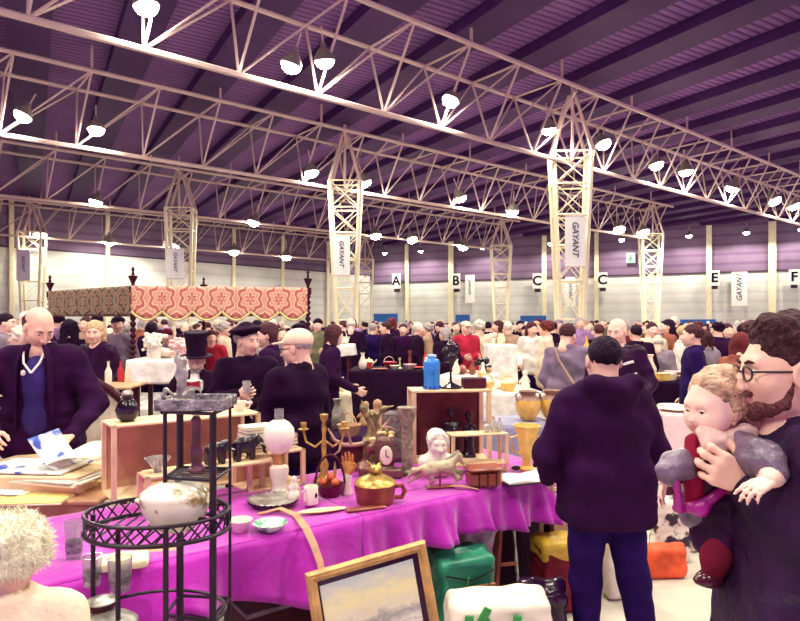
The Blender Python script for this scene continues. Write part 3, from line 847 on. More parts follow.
# ================= man in the top hat
r, hd, bd, ct = person('top_hat_man', 'man in tall black top hat with white shirt front and red bow tie', feet(197, 5.5), PI + .05, H=1.46, coat_m=blackc, trous_m=blackc, hair='short', hair_m=HAIRC['grey'],
    hy=.1, hp=.35, cell=.013, fine=.0075, bulk=1.35, seed=11, coat_name='tailcoat', neck_open=True, shirt=whitec, eL=(-.3, 0, 1.12), eR=(.32, .0, 1.12), wL=(-.25, .2, 1.0), wR=(.2, .2, 1.0))
s1 = 1.46 / 1.72; hs = headspace(hd, .1, .35, 0, 0, s1)
felt = mat('black felt', (40, 14, 44), .7, noise=.1)
RT = Matrix(Rm(.1, .15).tolist())
h_ = MB().lathe([(.135, 0), (.137, .008), (.088, .014), (.083, .06), (.098, .19), (.105, .215), (.098, .222), (0, .224)], hs((0, -.01, .045)), n=24, R=RT).build('top_hat', felt, r)
MB().lathe([(.0865, .014), (.0845, .045), (.08, .05)], hs((0, -.01, .045)), n=24, R=RT).build('hat_band', mat('hat band', (66, 40, 70), .4), h_)
sh = MB().box((0, .145 * s1, 1.24 * s1), (.085, .02, .15), bev=.015).build('shirt_front', whitec, r)
bw = MB(); bw.add([(0, .16, 1.375 * s1), (-.07, .165, 1.41 * s1), (-.07, .165, 1.34 * s1), (.07, .165, 1.41 * s1), (.07, .165, 1.34 * s1), (0, .19, 1.39 * s1), (0, .19, 1.36 * s1)],
    [(5, 1, 2, 6), (5, 6, 4, 3), (0, 2, 1), (0, 3, 4), (1, 5, 0), (5, 3, 0), (2, 0, 6), (6, 0, 4)]); bw.build('bow_tie', redc, r, smooth=False)
s = SDF(.015); s.frame(Rm(.1, .35), hd, s1); s.ell((0, .075, -.09), (.055, .035, .05)); s.cap((-.03, .098, -.05), (.03, .098, -.05), .012)
sdf_build('beard', (s, .008), HAIRC['grey'], r, wr=.004, wsc=120)
# ================= grey coat man
r, hd, bd, ct = person('grey_coat_man', 'man in grey coat with dark cropped hair and shoulder strap, back turned', feet(567, 6.6), -.45, H=1.67, coat_m=cloth_m('grey wool coat', (128, 108, 132)), trous_m=plum,
    hair='short', hair_m=HAIRC['brown'], hy=-.3, hp=.25, cell=.016, fine=.009, bulk=1.18, hem=.70, lean=.06, seed=13, wL=(-.2, .2, .95), wR=(.2, .22, .98))
MB().tube([(-.12, -.09, 1.44), (-.05, -.165, 1.3), (.08, -.175, 1.1), (.17, -.12, .95)], [.014] * 4, 6, flat=.4).build('shoulder_strap', tanc, ct)
# ================= bald man in black and white biker jacket
r, hd, bd, ct = person('biker_man', 'bald man in black padded jacket with white flashes facing the camera', feet(617, 5.75), PI - .3, H=1.73, coat_m=leather, trous_m=blackc,
    hair=None, hair_m=HAIRC['grey'], hy=-.4, hp=.15, cell=.015, fine=.0085, bulk=1.2, seed=15, eL=(-.28, .03, 1.14), coat_name='jacket', wL=(-.2, .2, 1.0), wR=(.2, .22, 1.0))
for p_ in ((-.09, .14, 1.33), (-.12, .13, 1.22), (.09, .15, 1.30)):
    MB().box(p_, (.05, .008, .012), R=roty(.3), bev=.004).build('white_stripe', whitec, ct)
# ================= father (right edge) with child on his arm
FY = 1.50
fx = (780 - 400) / F * FY
HF = 1.70
yawF = PI / 2 - .10
def FWL(w):
    v = Matrix.Rotation(-yawF, 3, 'Z') @ (Vector(w) - Vector((fx + .03, FY, 0))); return tuple(v / (HF / 1.72))
def FWD(w): return tuple(Matrix.Rotation(-yawF, 3, 'Z') @ Vector(w))
father, hd, bd, ct = person('father', 'young bearded man in glasses and dark jacket carrying a toddler', (fx + .03, FY, 0), yawF, H=HF, coat_m=mat('dark waxed jacket', (50, 28, 60), .45, noise=.2, nscale=10, bump=.4, bscale=30),
    trous_m=navy, hair='dad', hair_m=mat('dark brown curls', (70, 40, 50), .6, noise=.35, nscale=60, bump=.8, bscale=90), hy=-.02, hp=.05, cell=.010, fine=.0048, bulk=1.12, hem=.62, seed=21, coat_name='jacket', detail=True,
    eL=FWL((.965, 1.33, 1.12)), eR=FWL((.90, 1.74, 1.14)), wL=FWL(P(752, 484, 1.45)), wR=FWL(P(748, 528, 1.72)),
    hands={'L': (FWD((-.9, .05, .42)), FWD((.15, .95, .1)), [1.05, 1.1, 1.15, 1.2]), 'R': (FWD((-.9, -.2, .1)), FWD((0, 0, 1)), .6)})
s1 = HF / 1.72; hs = headspace(hd, -.02, .05, 0, 0, s1)
glasses(father, hs, m=mat('dark tortoise frame', (50, 26, 40), .3, noise=0))
s = SDF(.015); s.frame(Rm(-.02, .05), hd, s1)
s.ell((0, .048, -.080), (.055, .046, .032)); s.cap((0, .075, -.088), (0, .078, -.1), .024, .022); s.cap((-.066, .012, -.01), (-.05, .035, -.07), .007, .020); s.cap((.066, .012, -.01), (.05, .035, -.07), .007, .020)
s.cap((-.022, .098, -.050), (.022, .098, -.050), .0085); s.ell((0, .103, -.066), (.018, .014, .006), k=.004, op=-1)
sdf_build('beard', (s, .005), mat('brown stubble', (124, 78, 78), .8, noise=.35, nscale=120, bump=.4, bscale=200), father, wr=.0015, wsc=160)
MB().tube([Vector((.073 * math.cos(a), -.012 + .070 * math.sin(a), 1.475 - .022 * math.sin(a))) * s1 for a in [k * 2 * PI / 20 for k in range(21)]], .011, 8, caps=False).build('shirt_collar', whitec, father)
for a, b in (): MB().tube([a, ((a[0] + b[0]) / 2, .17, 1.3), b, (-.05, .15, 1.0)], .005, 6).build('zip', mat('zip metal', (190, 180, 190), .3, .6), ct)

# child : sits on the father's left arm, facing image left, looking down-left
skin_c = mat('child skin', (246, 206, 190), .5, noise=.04, nscale=30, spec=.3)
CY = 1.56
def CP(px, py, Y=CY): return np.array(P(px, py, Y))
croot = thing('toddler', 'blond toddler in grey puffer jacket and magenta waistcoat held in the man\'s arms', 'child', Vector(CP(716, 530)), 0.0)
O = CP(716, 530)
def L_(px, py, Y=CY): return tuple(CP(px, py, Y) - O)
hc = np.array(L_(716, 406)); Sh = .72
# head frame: faces image left (-x) slightly to camera: yaw = +pi/2 plus a bit
ychild = PI / 2 + .30; pch = .14
b = SDF(.025)
b.cap(L_(724, 445, CY + .02), L_(727, 495, CY + .02), .042, .04); b.cap(L_(706, 452, CY + .05), L_(750, 455, CY + .0), .03)
b.chain([L_(702, 452, CY + .0), L_(680, 470, CY - .02), L_(664, 482, CY - .03)], [.026, .020, .015])
b.chain([L_(748, 456, CY - .10), L_(772, 474, CY - .19), L_(771, 480, CY - .215)], [.028, .024, .018])
b.chain([L_(716, 520, CY + .03), L_(716, 560, CY - .02), L_(712, 582, CY)], [.02, .018, .016]); b.chain([L_(740, 520), L_(735, 560, CY + .12), L_(722, 590, CY + .16)], [.02, .018, .016])
h = SDF(.018); h.frame(Rm(ychild, pch, .0), hc, Sh)
h.ell((0, -.020, .036), (.088, .106, .098), k=.03); h.ell((0, .035, -.028), (.066, .062, .070), k=.04); h.ell((0, .065, -.070), (.030, .026, .024), k=.03)
h.cap((0, .094, -.012), (0, .106, -.030), .007, .0115, k=.012); h.cap((-.036, .080, .020), (.036, .080, .020), .012, k=.02)
for sx in (-1, 1):
    h.ell((sx * .044, .052, -.038), (.030, .034, .030), k=.03); h.ell((sx * .084, -.005, -.012), (.010, .020, .030), k=.008); h.ell((sx * .032, .101, .002), (.017, .012, .008), k=.010, op=-1)
    h.cap((sx * .014, .086, -.052), (0, .094, -.050), .006, .007, k=.005, m=1)
h.cap((-.010, .087, -.059), (.010, .087, -.059), .007, k=.005, m=1); h.cap((0, -.02, -.06), (0, -.035, -.14), .045, .05)
hd2 = SDF(.01)
hand_prims(hd2, L_(664, 484, CY - .03), (-.25, -.1, -.9), (.6, -.6, .3), 1, .35, .36)
hand_prims(hd2, L_(771, 480, CY - .215), (-.8, -.25, -.25), (.2, .3, -.9), -1, [.25, .45, .5, .6], .52)
cb = sdf_build('body', [(b, .011), (h, .0048), (hd2, .0045)], [skin_c, SKIN2], croot)
Rc = Matrix(Rm(ychild, pch).tolist())
for sx in (-1, 1):
    c = Vector(hc) + Rc @ (Vector((sx * .032, .082, .001)) * Sh); MB().ell(c, .0130 * Sh, n=10).ell(c + Rc @ Vector((0, .0085 * Sh, -.001)), .0078 * Sh, n=8, mi=1).build('eye', [EYEW, IRIS], cb)
    MB().tube([Vector(hc) + Rc @ (Vector((sx * .048, .083, .001)) * Sh), Vector(hc) + Rc @ (Vector((sx * .032, .0955, .004)) * Sh), Vector(hc) + Rc @ (Vector((sx * .017, .093, -.001)) * Sh)], .0022, 5).build('eyelid', skin_c, cb)
s = SDF(.018); s.frame(Rm(ychild, pch, 0), hc, Sh)
s.ell((0, -.026, .044), (.094, .110, .100), k=.02)
for x in (-.07, -.03, .03, .07): s.cap((x, -.07, .0), (x * 1.1, -.085, -.075), .036, .022, k=.02)
s.cap((.086, .0, .0), (.080, .012, -.05), .014, .008, k=.015); s.cap((-.086, .0, .0), (-.080, .012, -.05), .014, .008, k=.015)
s.ell((0, .135, -.045), (.074, .085, .082), k=.02, op=-1); s.ell((.0, .05, -.10), (.062, .08, .08), k=.02, op=-1)
sdf_build('hair', (s, .005), mat('pale blond hair', (214, 170, 140), .5, noise=.3, nscale=40, bump=.7, bscale=90), croot, wr=.003, wsc=120)
# jacket sleeves + body
puff = mat('grey puffer fabric', (112, 92, 116), .35, noise=.25, nscale=14, bump=.5, bscale=26)
s = SDF(.03)
s.cap(L_(738, 448, CY + .02), L_(741, 516, CY + .03), .06, .07); s.cap(L_(720, 446, CY + .07), L_(722, 512, CY + .07), .055, .065)
s.chain([L_(700, 452, CY + .01), L_(678, 466, CY - .015), L_(668, 474, CY - .03)], [.040, .036, .030])
s.chain([L_(698, 462, CY + .03), L_(698, 512, CY + .03)], [.040, .046])
s.chain([L_(744, 448, CY - .06), L_(762, 460, CY - .15), L_(773, 472, CY - .19)], [.044, .040, .030])
sdf_build('puffer_jacket', (s, .008), puff, croot, wr=.007, wsc=52)
s = SDF(.02)
s.chain([L_(694, 442, CY), L_(691, 465, CY - .02), L_(697, 505, CY - .01)], [.022, .026, .024]); s.chain([L_(742, 432, CY - .02), L_(735, 455, CY - .065), L_(728, 490, CY - .07)], [.022, .018, .014])
sdf_build('coat_hem', (SDF(.03).chain([L_(704, 500, CY + .03), L_(712, 538, CY + .02)], [.052, .050]).chain([L_(732, 500, CY + .0), L_(728, 542, CY + .01)], [.060, .052]), .008), leather, croot, wr=.005, wsc=40)
sdf_build('waistcoat', (s, .007), mat('crimson lining', (140, 20, 56), .7, noise=.1), croot, wr=.003, wsc=60)
s = SDF(.02); s.chain([L_(738, 422, CY + .06), L_(752, 424, CY + .05), L_(764, 432, CY)], [.02, .024, .02])
sdf_build('hood', (s, .007), mat('bright pink lining', (220, 60, 140), .6, noise=.08), croot)
s = SDF(.02)
for i in range(6):
    a = i / 5; s.cap(L_(703 + a * 40, 432 + 9 * math.sin(a * PI), CY - .045 - .02 * math.sin(a * PI)), L_(703 + (a + .2) * 40, 432 + 9 * math.sin(min(1, a + .2) * PI), CY - .045), .017)
s.cap(L_(714, 445, CY - .06), L_(726, 478, CY - .07), .026, .02)
sdf_build('pale_bib', (s, .006), mat('pale printed cotton', (236, 200, 190), .8, noise=.15, nscale=40), croot, wr=.003, wsc=80)
s = SDF(.02); s.chain([L_(676, 508, CY), L_(700, 508, CY - .04), L_(722, 490, CY - .05)], [.010, .016, .012]); s.cap(L_(676, 480, CY - .05), L_(679, 508, CY - .03), .009, .012)
sdf_build('magenta_sash', (s, .007), mat('magenta satin', (170, 20, 140), .35, noise=.12), croot, wr=.003, wsc=60)
s = SDF(.03); s.chain([L_(716, 515, CY + .03), L_(716, 558, CY - .02), L_(713, 572, CY - .01)], [.046, .030, .026]); s.cap(L_(742, 520), L_(736, 560, CY + .11), .05, .042)
sdf_build('trousers', (s, .009), burg, croot, wr=.003)
for (px, py, yy) in ((710, 578, CY - .01),):
    s = SDF(.01); s.ell(L_(px, py, yy), (.033, .028, .022)); s.ell(L_(px + 6, py - 7, yy + .01), (.022, .022, .03)); s.ell(L_(px - 2, py + 3, yy), (.036, .03, .012)); sdf_build('shoe', (s, .005), mat('burgundy patent shoe', (70, 20, 40), .15, noise=.1), croot)

# ================= person in the fluffy cream hat, lower left, seen from behind
fur = mat('cream fur', (250, 238, 208), .9, noise=.14, nscale=26, bump=.9, bscale=60, sheen=.5)
r, hd, bd, ct = person('fur_hat_person', 'person in fluffy cream fur hat and cream coat at lower left corner', feet(8, 1.52), 0.25, H=1.205, coat_m=mat('cream coat', (246, 226, 196), .85, noise=.05, bump=.2), trous_m=plum, hair='short', hair_m=HAIRC['blond'],
    cell=.014, fine=.009, bulk=1.1, seed=31, face=False)
s1 = 1.205 / 1.72
s = SDF(.02); s.frame(Rm(), hd, s1 * 1.0); s.ell((0, -.01, .05), (.122, .132, .105)); s.ell((0, -.01, .02), (.128, .138, .06))
hat = sdf_build('fur_hat', (s, .008), fur, r, wr=.010, wsc=90, seed=4)
# tufts
rnd = random.Random(5); mb = MB(); me = hat.data
vs = [v for v in me.vertices]
for i in range(2200):
    v = vs[rnd.randrange(len(vs))]; n = v.normal
    d = (Vector(n) + Vector((rnd.uniform(-.8, .8), rnd.uniform(-.8, .8), rnd.uniform(-.9, .5)))).normalized()
    a = Vector(v.co); l = rnd.uniform(.012, .026); side = d.orthogonal().normalized() * .0016
    mb.add([a - side, a + side, a + d * l], [(0, 1, 2)])
o = mb.build('fur_pile', fur, hat); o['kind'] = 'stuff'

# ================= crowd
CROWD_GROUPS = 'visitors crowding the hall'
def proto(i, **k):
    r, hd, bd, ct = person('visitor', 'x', (0, 0, -50), 0, H=1.72, cell=.024, fine=.011, detail=True, face=True, seed=40 + i, **k)
    for ch in r.children:
        pass
    return r
PR = [proto(0, hair='short'), proto(1, hair='long', hem=.6), proto(2, hair='crop', bulk=1.2, wL=(-.15, .25, 1.1), wR=(.15, .28, 1.1)), proto(3, hair='bob', hy=.5, lean=.12, wL=(-.2, .3, 1.0), wR=(.2, .3, 1.0)),
      proto(4, hair='short', hood=True, bulk=1.15, hy=-.5, hp=.3), proto(5, hair='fluffy', hem=.65), proto(6, hair='bun', hy=.4), proto(7, hair='ring', bulk=1.15, hp=.2)]
HS = ['short {} hair', 'long {} hair', 'cropped {} hair', '{} bob', 'short {} hair and hood', 'curly {} hair', '{} hair bun', 'thinning {} hair']
# beanie / cap prototypes as extra mesh
def hat_proto(kind):
    s = SDF(.02); h0 = (0, .015, 1.60)
    if kind == 'beanie': s.ell((0, -.01, 1.655), (.094, .112, .09)); s.box((0, 0, 1.50), (.3, .3, .115), .0, k=.01, op=-1)
    else: s.ell((0, -.01, 1.665), (.094, .112, .065)); s.box((0, 0, 1.52), (.3, .3, .12), .0, k=.01, op=-1); s.box((0, .12, 1.645), (.06, .06, .008), .006)
    return sdf_build(kind, (s, .016), blackc, None, loc=(0, 0, -60))
HATS = {'beanie': hat_proto('beanie'), 'cap': hat_proto('cap')}
COATS = [('black', blackc), ('plum', plum), ('navy', navy), ('grey', greyc), ('white', whitec), ('cream', creamc), ('tan', tanc), ('red', redc), ('brown', brownc), ('lilac', lilacc), ('burgundy', burg), ('olive', greenc), ('dark leather', leather)]
CD = dict(COATS)
pants = [navy, blackc, plum, bluec, greyc]
used_labels = set(); rng = random.Random(77)
def landmark(px):
    for lim, t in ((28, 'at far left edge'), (60, 'behind the balding trader'), (92, 'under the dim side valance'), (128, 'near the left canopy post'), (160, 'behind the white flower table'), (200, 'behind the top hat man'),
                   (235, 'left of the beret man\'s head'), (275, 'between beret man and cap man'), (312, 'behind the capped man'), (345, 'beneath the second column'), (380, 'behind the black cloth table'), (415, 'below letter A'),
                   (450, 'behind the blue jar'), (485, 'below letter B'), (520, 'left of first letter C'), (555, 'below first letter C'), (590, 'behind the grey coat man'), (622, 'behind the bald biker'), (660, 'below the exit sign'),
                   (690, 'under the blue fascia'), (725, 'below letter E'), (760, 'above the toddler'), (900, 'behind the bearded father')):
        if px < lim: return t
def visitor(px, py, Y, yaw, coat, hc, pi=0, hat=None, hatm=None, label=None, sh=None, pant=None):
    src = PR[pi]; H = hgt(py, Y)
    r = src.copy(); COL.objects.link(r)
    r.location = feet(px, Y); r.rotation_euler = (0, 0, yaw); k = H / 1.72 * (0.985 if hat else 1); r.scale = (k * (sh or 1), k * (sh or 1), k)
    for ch in src.children:
        nm = ch.name.split('.')[0]
        if nm == 'shoe' and Y > 12: continue
        if hat and nm == 'hair' and Y > 16: continue
        c = ch.copy(); COL.objects.link(c); c.parent = r
        if nm == 'body' and Y < 9:
            for g in ch.children: g2 = g.copy(); COL.objects.link(g2); g2.parent = c
        m = {'coat': CD[coat], 'hair': HAIRC[hc], 'trousers': pant or rng.choice(pants)}.get(nm)
        if m:
            c.material_slots[0].link = 'OBJECT'; c.material_slots[0].material = m
    if hat:
        c = HATS[hat].copy(); COL.objects.link(c); c.parent = r; c.location = (0, 0, 0)
        c.material_slots[0].link = 'OBJECT'; c.material_slots[0].material = hatm or blackc
    fc = ['seen from behind', 'facing left', 'facing the camera', 'facing right'][int(((yaw + PI / 4) % (2 * PI)) // (PI / 2))]
    hd_ = ('%s %s' % ({id(blackc): 'black', id(burg): 'burgundy', id(creamc): 'cream', id(greyc): 'grey', id(redc): 'red'}.get(id(hatm or blackc), 'dark'), hat)) if hat else HS[pi].format(hc)
    lb = label or 'person in %s coat with %s %s %s' % (coat, hd_, fc, landmark(px))
    if lb in used_labels:
        lb0 = lb
        for ex in ('farther', 'farthest', 'shorter', 'taller'):
            lb = lb0.replace('person', ex + ' person', 1)
            if lb not in used_labels: break
    used_labels.add(lb)
    w = lb.split()
    tag(r, ' '.join(w[:16]), 'person', CROWD_GROUPS)
    return r
AW, CAM_, LFT, RGT = 0.0, PI, PI / 2, -PI / 2
near = [  # px, head-top py, Y, yaw, coat, hair, proto, hat, hatmat
 (101, 321, 6.4, PI - .3, 'dark leather', 'blond', 3, None, None), (22, 327, 6.6, LFT + .3, 'plum', 'white', 5, None, None), (40, 311, 7.2, LFT, 'plum', 'auburn', 1, None, None), (6, 314, 8.0, RGT, 'grey', 'black', 0, None, None),
 (26, 312, 8.5, CAM_, 'cream', 'white', 0, None, None), (58, 313, 9.5, AW, 'lilac', 'black', 4, 'beanie', blackc), (70, 320, 6.2, AW + .3, 'black', 'black', 1, None, None), (86, 317, 9.0, CAM_, 'tan', 'brown', 0, None, None),
 (97, 314, 10.5, CAM_, 'cream', 'black', 2, 'beanie', blackc), (118, 315, 9.5, CAM_, 'grey', 'black', 6, 'cap', blackc), (122, 324, 7.5, LFT, 'navy', 'grey', 5, None, None), (152, 322, 9.0, AW, 'plum', 'black', 1, None, None), (167, 328, 8.0, CAM_, 'grey', 'brown', 0, 'beanie', burg),
 (163, 350, 5.6, RGT, 'navy', 'black', 0, None, None), (213, 330, 7.0, CAM_, 'red', 'brown', 3, None, None), (224, 322, 8.5, RGT, 'cream', 'grey', 5, None, None), (275, 323, 6.5, LFT, 'plum', 'brown', 3, None, None), (258, 321, 9.0, AW, 'white', 'black', 4, None, None),
 (283, 328, 8.6, CAM_, 'grey', 'brown', 2, None, None), (300, 322, 8.2, RGT, 'white', 'black', 0, 'cap', None), (327, 325, 8.4, RGT + .3, 'plum', 'brown', 3, None, None), (318, 318, 12.5, CAM_, 'olive', 'black', 2, 'beanie', None),
 (334, 324, 13.5, AW, 'burgundy', 'brown', 1, None, None), (351, 318, 10.5, AW, 'black', 'white', 7, None, None), (343, 321, 12.5, LFT, 'brown', 'brown', 0, None, None), (373, 323, 9.8, AW - .5, 'navy', 'grey', 2, None, None), (386, 322, 12, LFT, 'black', 'brown', 0, None, None),
 (392, 318, 14, AW, 'plum', 'auburn', 1, None, None), (403, 324, 12.5, CAM_, 'plum', 'brown', 0, None, None), (418, 323, 11.5, RGT, 'black', 'white', 0, None, None), (427, 324, 11.8, LFT, 'tan', 'grey', 5, None, None), (447, 328, 9.6, AW + .4, 'black', 'grey', 3, None, None),
 (456, 322, 13.0, CAM_, 'olive', 'black', 2, None, None), (466, 320, 10.6, CAM_ + .3, 'red', 'white', 2, 'cap', creamc), (479, 321, 11.6, AW, 'cream', 'white', 5, None, None), (488, 322, 14, AW, 'plum', 'black', 0, None, None), (498, 321, 13.5, LFT, 'brown', 'brown', 1, None, None), (508, 322, 11.6, AW, 'tan', 'white', 0, None, None),
 (520, 321, 14.2, CAM_, 'black', 'black', 0, None, None), (532, 322, 9.5, CAM_ - .2, 'white', 'brown', 3, None, None), (546, 322, 9.2, LFT, 'cream', 'auburn', 5, None, None), (553, 322, 12.4, AW, 'black', 'black', 0, None, None),
 (599, 325, 9.5, AW, 'black', 'brown', 0, None, None), (625, 322, 11, RGT, 'burgundy', 'grey', 5, None, None), (636, 325, 8.6, AW, 'black', 'black', 2, None, None), (652, 323, 10, CAM_, 'cream', 'brown', 0, None, None), (658, 335, 8.0, AW - .4, 'grey', 'white', 7, None, None),
 (668, 320, 10.6, LFT, 'brown', 'black', 1, None, None), (684, 326, 9.6, RGT, 'white', 'blond', 0, None, None), (693, 325, 7.2, LFT - .3, 'navy', 'brown', 0, None, None), (704, 331, 6.7, AW + .2, 'grey', 'brown', 1, None, None), (712, 347, 5.4, AW, 'dark leather', 'grey', 4, None, None),
 (718, 321, 9.0, AW, 'plum', 'black', 2, 'cap', None), (727, 324, 10, CAM_, 'lilac', 'brown', 1, None, None), (735, 333, 6.0, RGT + .35, 'brown', 'auburn', 3, None, None), (745, 324, 9.0, RGT, 'black', 'black', 0, None, None), (752, 322, 8.2, AW, 'plum', 'brown', 5, None, None), (770, 323, 8.6, AW, 'black', 'black', 0, None, None),
 (676, 322, 13.2, AW, 'black', 'black', 0, 'beanie', None), (738, 323, 12, LFT, 'grey', 'grey', 0, None, None)]
STALLS = [(350, 436, 9.0, .9, .98, 'blackc', 'black', .0, 'at the black covered stall', 13, 1, None, None, [0, 1, 2, 3, 0, 1, 5, 7]),
 (474, 548, 7.3, 1.0, .84, 'whitec', 'white', .15, 'at the white stall left of the grey coat', 12, 2, None, ['linen bundle', 'plate', 'box', 'basket', 'doll', 'bowl'], [0, 1, 0, 3, 10]),
 (317, 350, 7.6, .8, .80, 'creamc', 'cream', .1, 'at the cream stall right of the capped man', 8, 3, None, ['basket', 'flower bunch', 'box', 'bowl', 'vase'], [0, 1, 3, 9]),
 (438, 486, 8.9, .8, .92, 'whitec', 'white', -.35, 'behind the dark figural lamp', 9, 4, .35, None, [0, 1, 5, 6, 9]),
 (618, 700, 7.1, .7, 1.0, 'blackc', 'black', .0, 'behind the child at right', 10, 5, .6, ['doll', 'box', 'bowl', 'plate', 'vase'], [1, 2, 7, 9, 10]),
 (664, 706, 5.35, .55, .90, 'pink', 'pale pink', .0, 'left of the toddler', 4, 6, .55, ['linen bundle', 'plate'], [0, 1]),
 (128, 186, 6.35, .6, 1.30, 'whitec', 'white', .1, 'under the front canopy', 9, 7, .25, ['flower bunch', 'linen bundle', 'bowl', 'flower bunch'], [0, 1, 2, 3]),
 (90, 128, 5.5, .5, 1.12, None, 'pine', .1, 'right of the bald trader', 4, 8, None, ['bottle', 'candlestick', 'doll', 'box'], [7, 4, 1, 0]),
 (333, 352, 10.6, .6, 1.30, 'whitec', 'white', .0, 'far behind the cream stall', 3, 9, .2, None, [0, 1]),
 (489, 516, 10.0, .5, 1.32, 'whitec', 'white', .0, 'at the tall white counter below letter B', 3, 10, .9, None, [0, 1, 3]),
 (560, 606, 9.0, .7, 1.15, 'amber', 'yellow', .0, 'behind the grey coat man', 6, 11, .4, None, None),
 (236, 276, 6.6, .5, 1.0, 'whitec', 'white', .0, 'behind the beret man', 5, 12, None, ['flower bunch', 'doll', 'linen bundle'], [0, 1, 2]),
 (322, 400, 5.0, .7, .74, 'plum', 'plum', .15, 'behind the antlers', 12, 14, .6, ['box', 'vase', 'doll', 'basket', 'jug', 'linen bundle', 'candlestick'], [0, 1, 12, 8, 4, 9]),
 (503, 560, 4.95, .5, .86, 'bluegrey', 'grey', .25, 'holding the two amphoras', 0, 13, .6, None, None)]
placed = [(o.location.x, o.location.y) for o in COL.objects if o.parent is None and o.get('category') == 'person']
placed = [q_ for q_ in placed if q_[1] > 0 and q_[1] < 60]
def blocked(x, Y, r=.27, n=None):
    for (a, b_) in (placed if n is None else placed[:n]):
        if (x - a) ** 2 + (Y - b_) ** 2 < (2 * r) ** 2: return True
    for (p0, p1, Ys, W, _h, _c, _n, yw, *_r) in STALLS:
        x0 = (p0 - 400) / F * Ys; L = ((p1 - 400) / F * Ys - x0) / max(.3, math.cos(yw)); v = Matrix.Rotation(-yw, 2) @ Vector((x - x0, Y - Ys))
        if -r - .12 < v.x < L + r + .12 and -r - .14 < v.y < W + r + .12: return True
    # four poster bed footprint
    a = Vector((-3.25, 7.55)); e_ = Vector((2.06, .45)).normalized(); v = Vector((x, Y)) - a
    w_ = Vector((-.79, .61)); det = e_.x * w_.y - e_.y * w_.x; u1 = (v.x * w_.y - v.y * w_.x) / det; u2 = (e_.x * v.y - e_.y * v.x) / det
    if -.4 < u1 < 2.5 and -.4 < u2 < 2.5: return True
    for c in COLS_:
        if (x - c[0]) ** 2 + (Y - c[1]) ** 2 < 1.0: return True
    return False
placed.append((P(108, 0, 4.95).x, 5.0))
COLS_ = [C1, C2, C3, C4, (19.1, 47.2), (8.8, 54.1), (-3.7, 66)]
for v in near:
    best_ = None
    for st_ in range(0, 110):
        for sg_ in (1, -1):
            Yt = v[2] + sg_ * st_ * .12
            if Yt < 5.0: continue
            if not blocked((v[0] - 400) / F * Yt, Yt, .31): best_ = Yt; break
        if best_: break
    Yt = best_ or v[2]
    visitor(v[0], v[1], Yt, *v[3:6], v[6], v[7], v[8]); placed.append(((v[0] - 400) / F * Yt, Yt))
AVOID = []
COLK = ['black', 'plum', 'navy', 'black', 'plum', 'grey', 'dark leather', 'burgundy', 'brown', 'cream', 'white', 'tan', 'olive', 'red', 'lilac', 'black']
px = -4.0; n_c = 0
rows = [(12.5, 16.5, 13), (16, 22, 12), (22, 30, 11.5), (30, 40, 12), (40, 46, 16)]
for ri, (ya, yb, stp) in enumerate(rows):
    px = -4.0 + ri * 2
    while px < 806:
        Y = rng.uniform(ya, yb); x = (px - 400) / F * Y
        ok = not blocked(x, Y, .29)
        # keep inside the hall and clear of columns
        ok = ok and all((x - c[0]) ** 2 + (Y - c[1]) ** 2 > 1.2 for c in (C1, C2, C3, C4))
        if px < 330 and 52 < px: ok = ok and Y < 30   # hidden behind the canopy
        if ri == 4 and px < 300: ok = False
        if ok:
            py = HY - rng.uniform(-.14, .10) / Y * F
            hat = rng.choice(['beanie', 'cap', None, None, None, None])
            visitor(px, py, Y, rng.choice([AW, CAM_, LFT, RGT]) + rng.uniform(-.4, .4), rng.choice(COLK), rng.choice(['black', 'brown', 'brown', 'grey', 'white', 'blond', 'auburn']), rng.randrange(8), hat, rng.choice([blackc, burg, creamc, greyc]) if hat else None)
            placed.append((x, Y)); n_c += 1
        px += stp * rng.uniform(.75, 1.25)
print('crowd', n_c + len(near))
for r in PR:
    for ch in list(r.children):
        for g in list(ch.children): bpy.data.objects.remove(g)
        bpy.data.objects.remove(ch)
    bpy.data.objects.remove(r)
for h_ in HATS.values(): bpy.data.objects.remove(h_)
# ================================================================ stalls and goods
wood_l = mat('pale pine', (232, 200, 160), .6, noise=.12, nscale=7, bump=.15, bscale=20)
wood_m = mat('tan wood', (196, 148, 112), .6, noise=.15, nscale=6, bump=.15)
wood_d = mat('dark stained wood', (84, 36, 52), .4, noise=.2, nscale=8)
wood_r = mat('reddish wood', (150, 72, 56), .35, noise=.2, nscale=9, coat=.3)
iron = mat('black wrought iron', (40, 16, 44), .4, .3, noise=.2, nscale=20)
brass = mat('aged brass', (206, 170, 96), .35, .7, noise=.25, nscale=20)
copper = mat('copper red glaze', (156, 70, 62), .35, .3, noise=.25, nscale=14)
china = mat('cream china', (240, 232, 212), .25, noise=.05, coat=.4)
whitep = mat('white plaster', (238, 230, 214), .6, noise=.06, nscale=20, bump=.15)
glass = mat('clear glass', (228, 226, 230), .08, trans=.85, noise=.0)
paper = mat('cream paper', (238, 228, 204), .8, noise=.06)
silver = mat('tarnished silver', (176, 170, 164), .3, .35, noise=.3, nscale=25)
jet = mat('polished ebony', (34, 14, 36), .22, noise=.2)
stone = mat('grey stone', (150, 140, 130), .8, noise=.35, nscale=22, bump=.6, bscale=40)
horn = mat('antler horn', (176, 138, 120), .5, noise=.25, nscale=12)
gold = mat('gilt', (222, 176, 96), .35, .6, noise=.25, nscale=30)
yellowg = mat('amber glaze', (230, 186, 92), .3, noise=.15, nscale=15, coat=.3)
def satin():
    m = mat('magenta satin cloth', (184, 36, 178), .42, noise=.07, nscale=2.5, bump=.55, bscale=11, sheen=.5)
    return m
satin_m = satin()
TABLE_GROUP = 'stall tables'
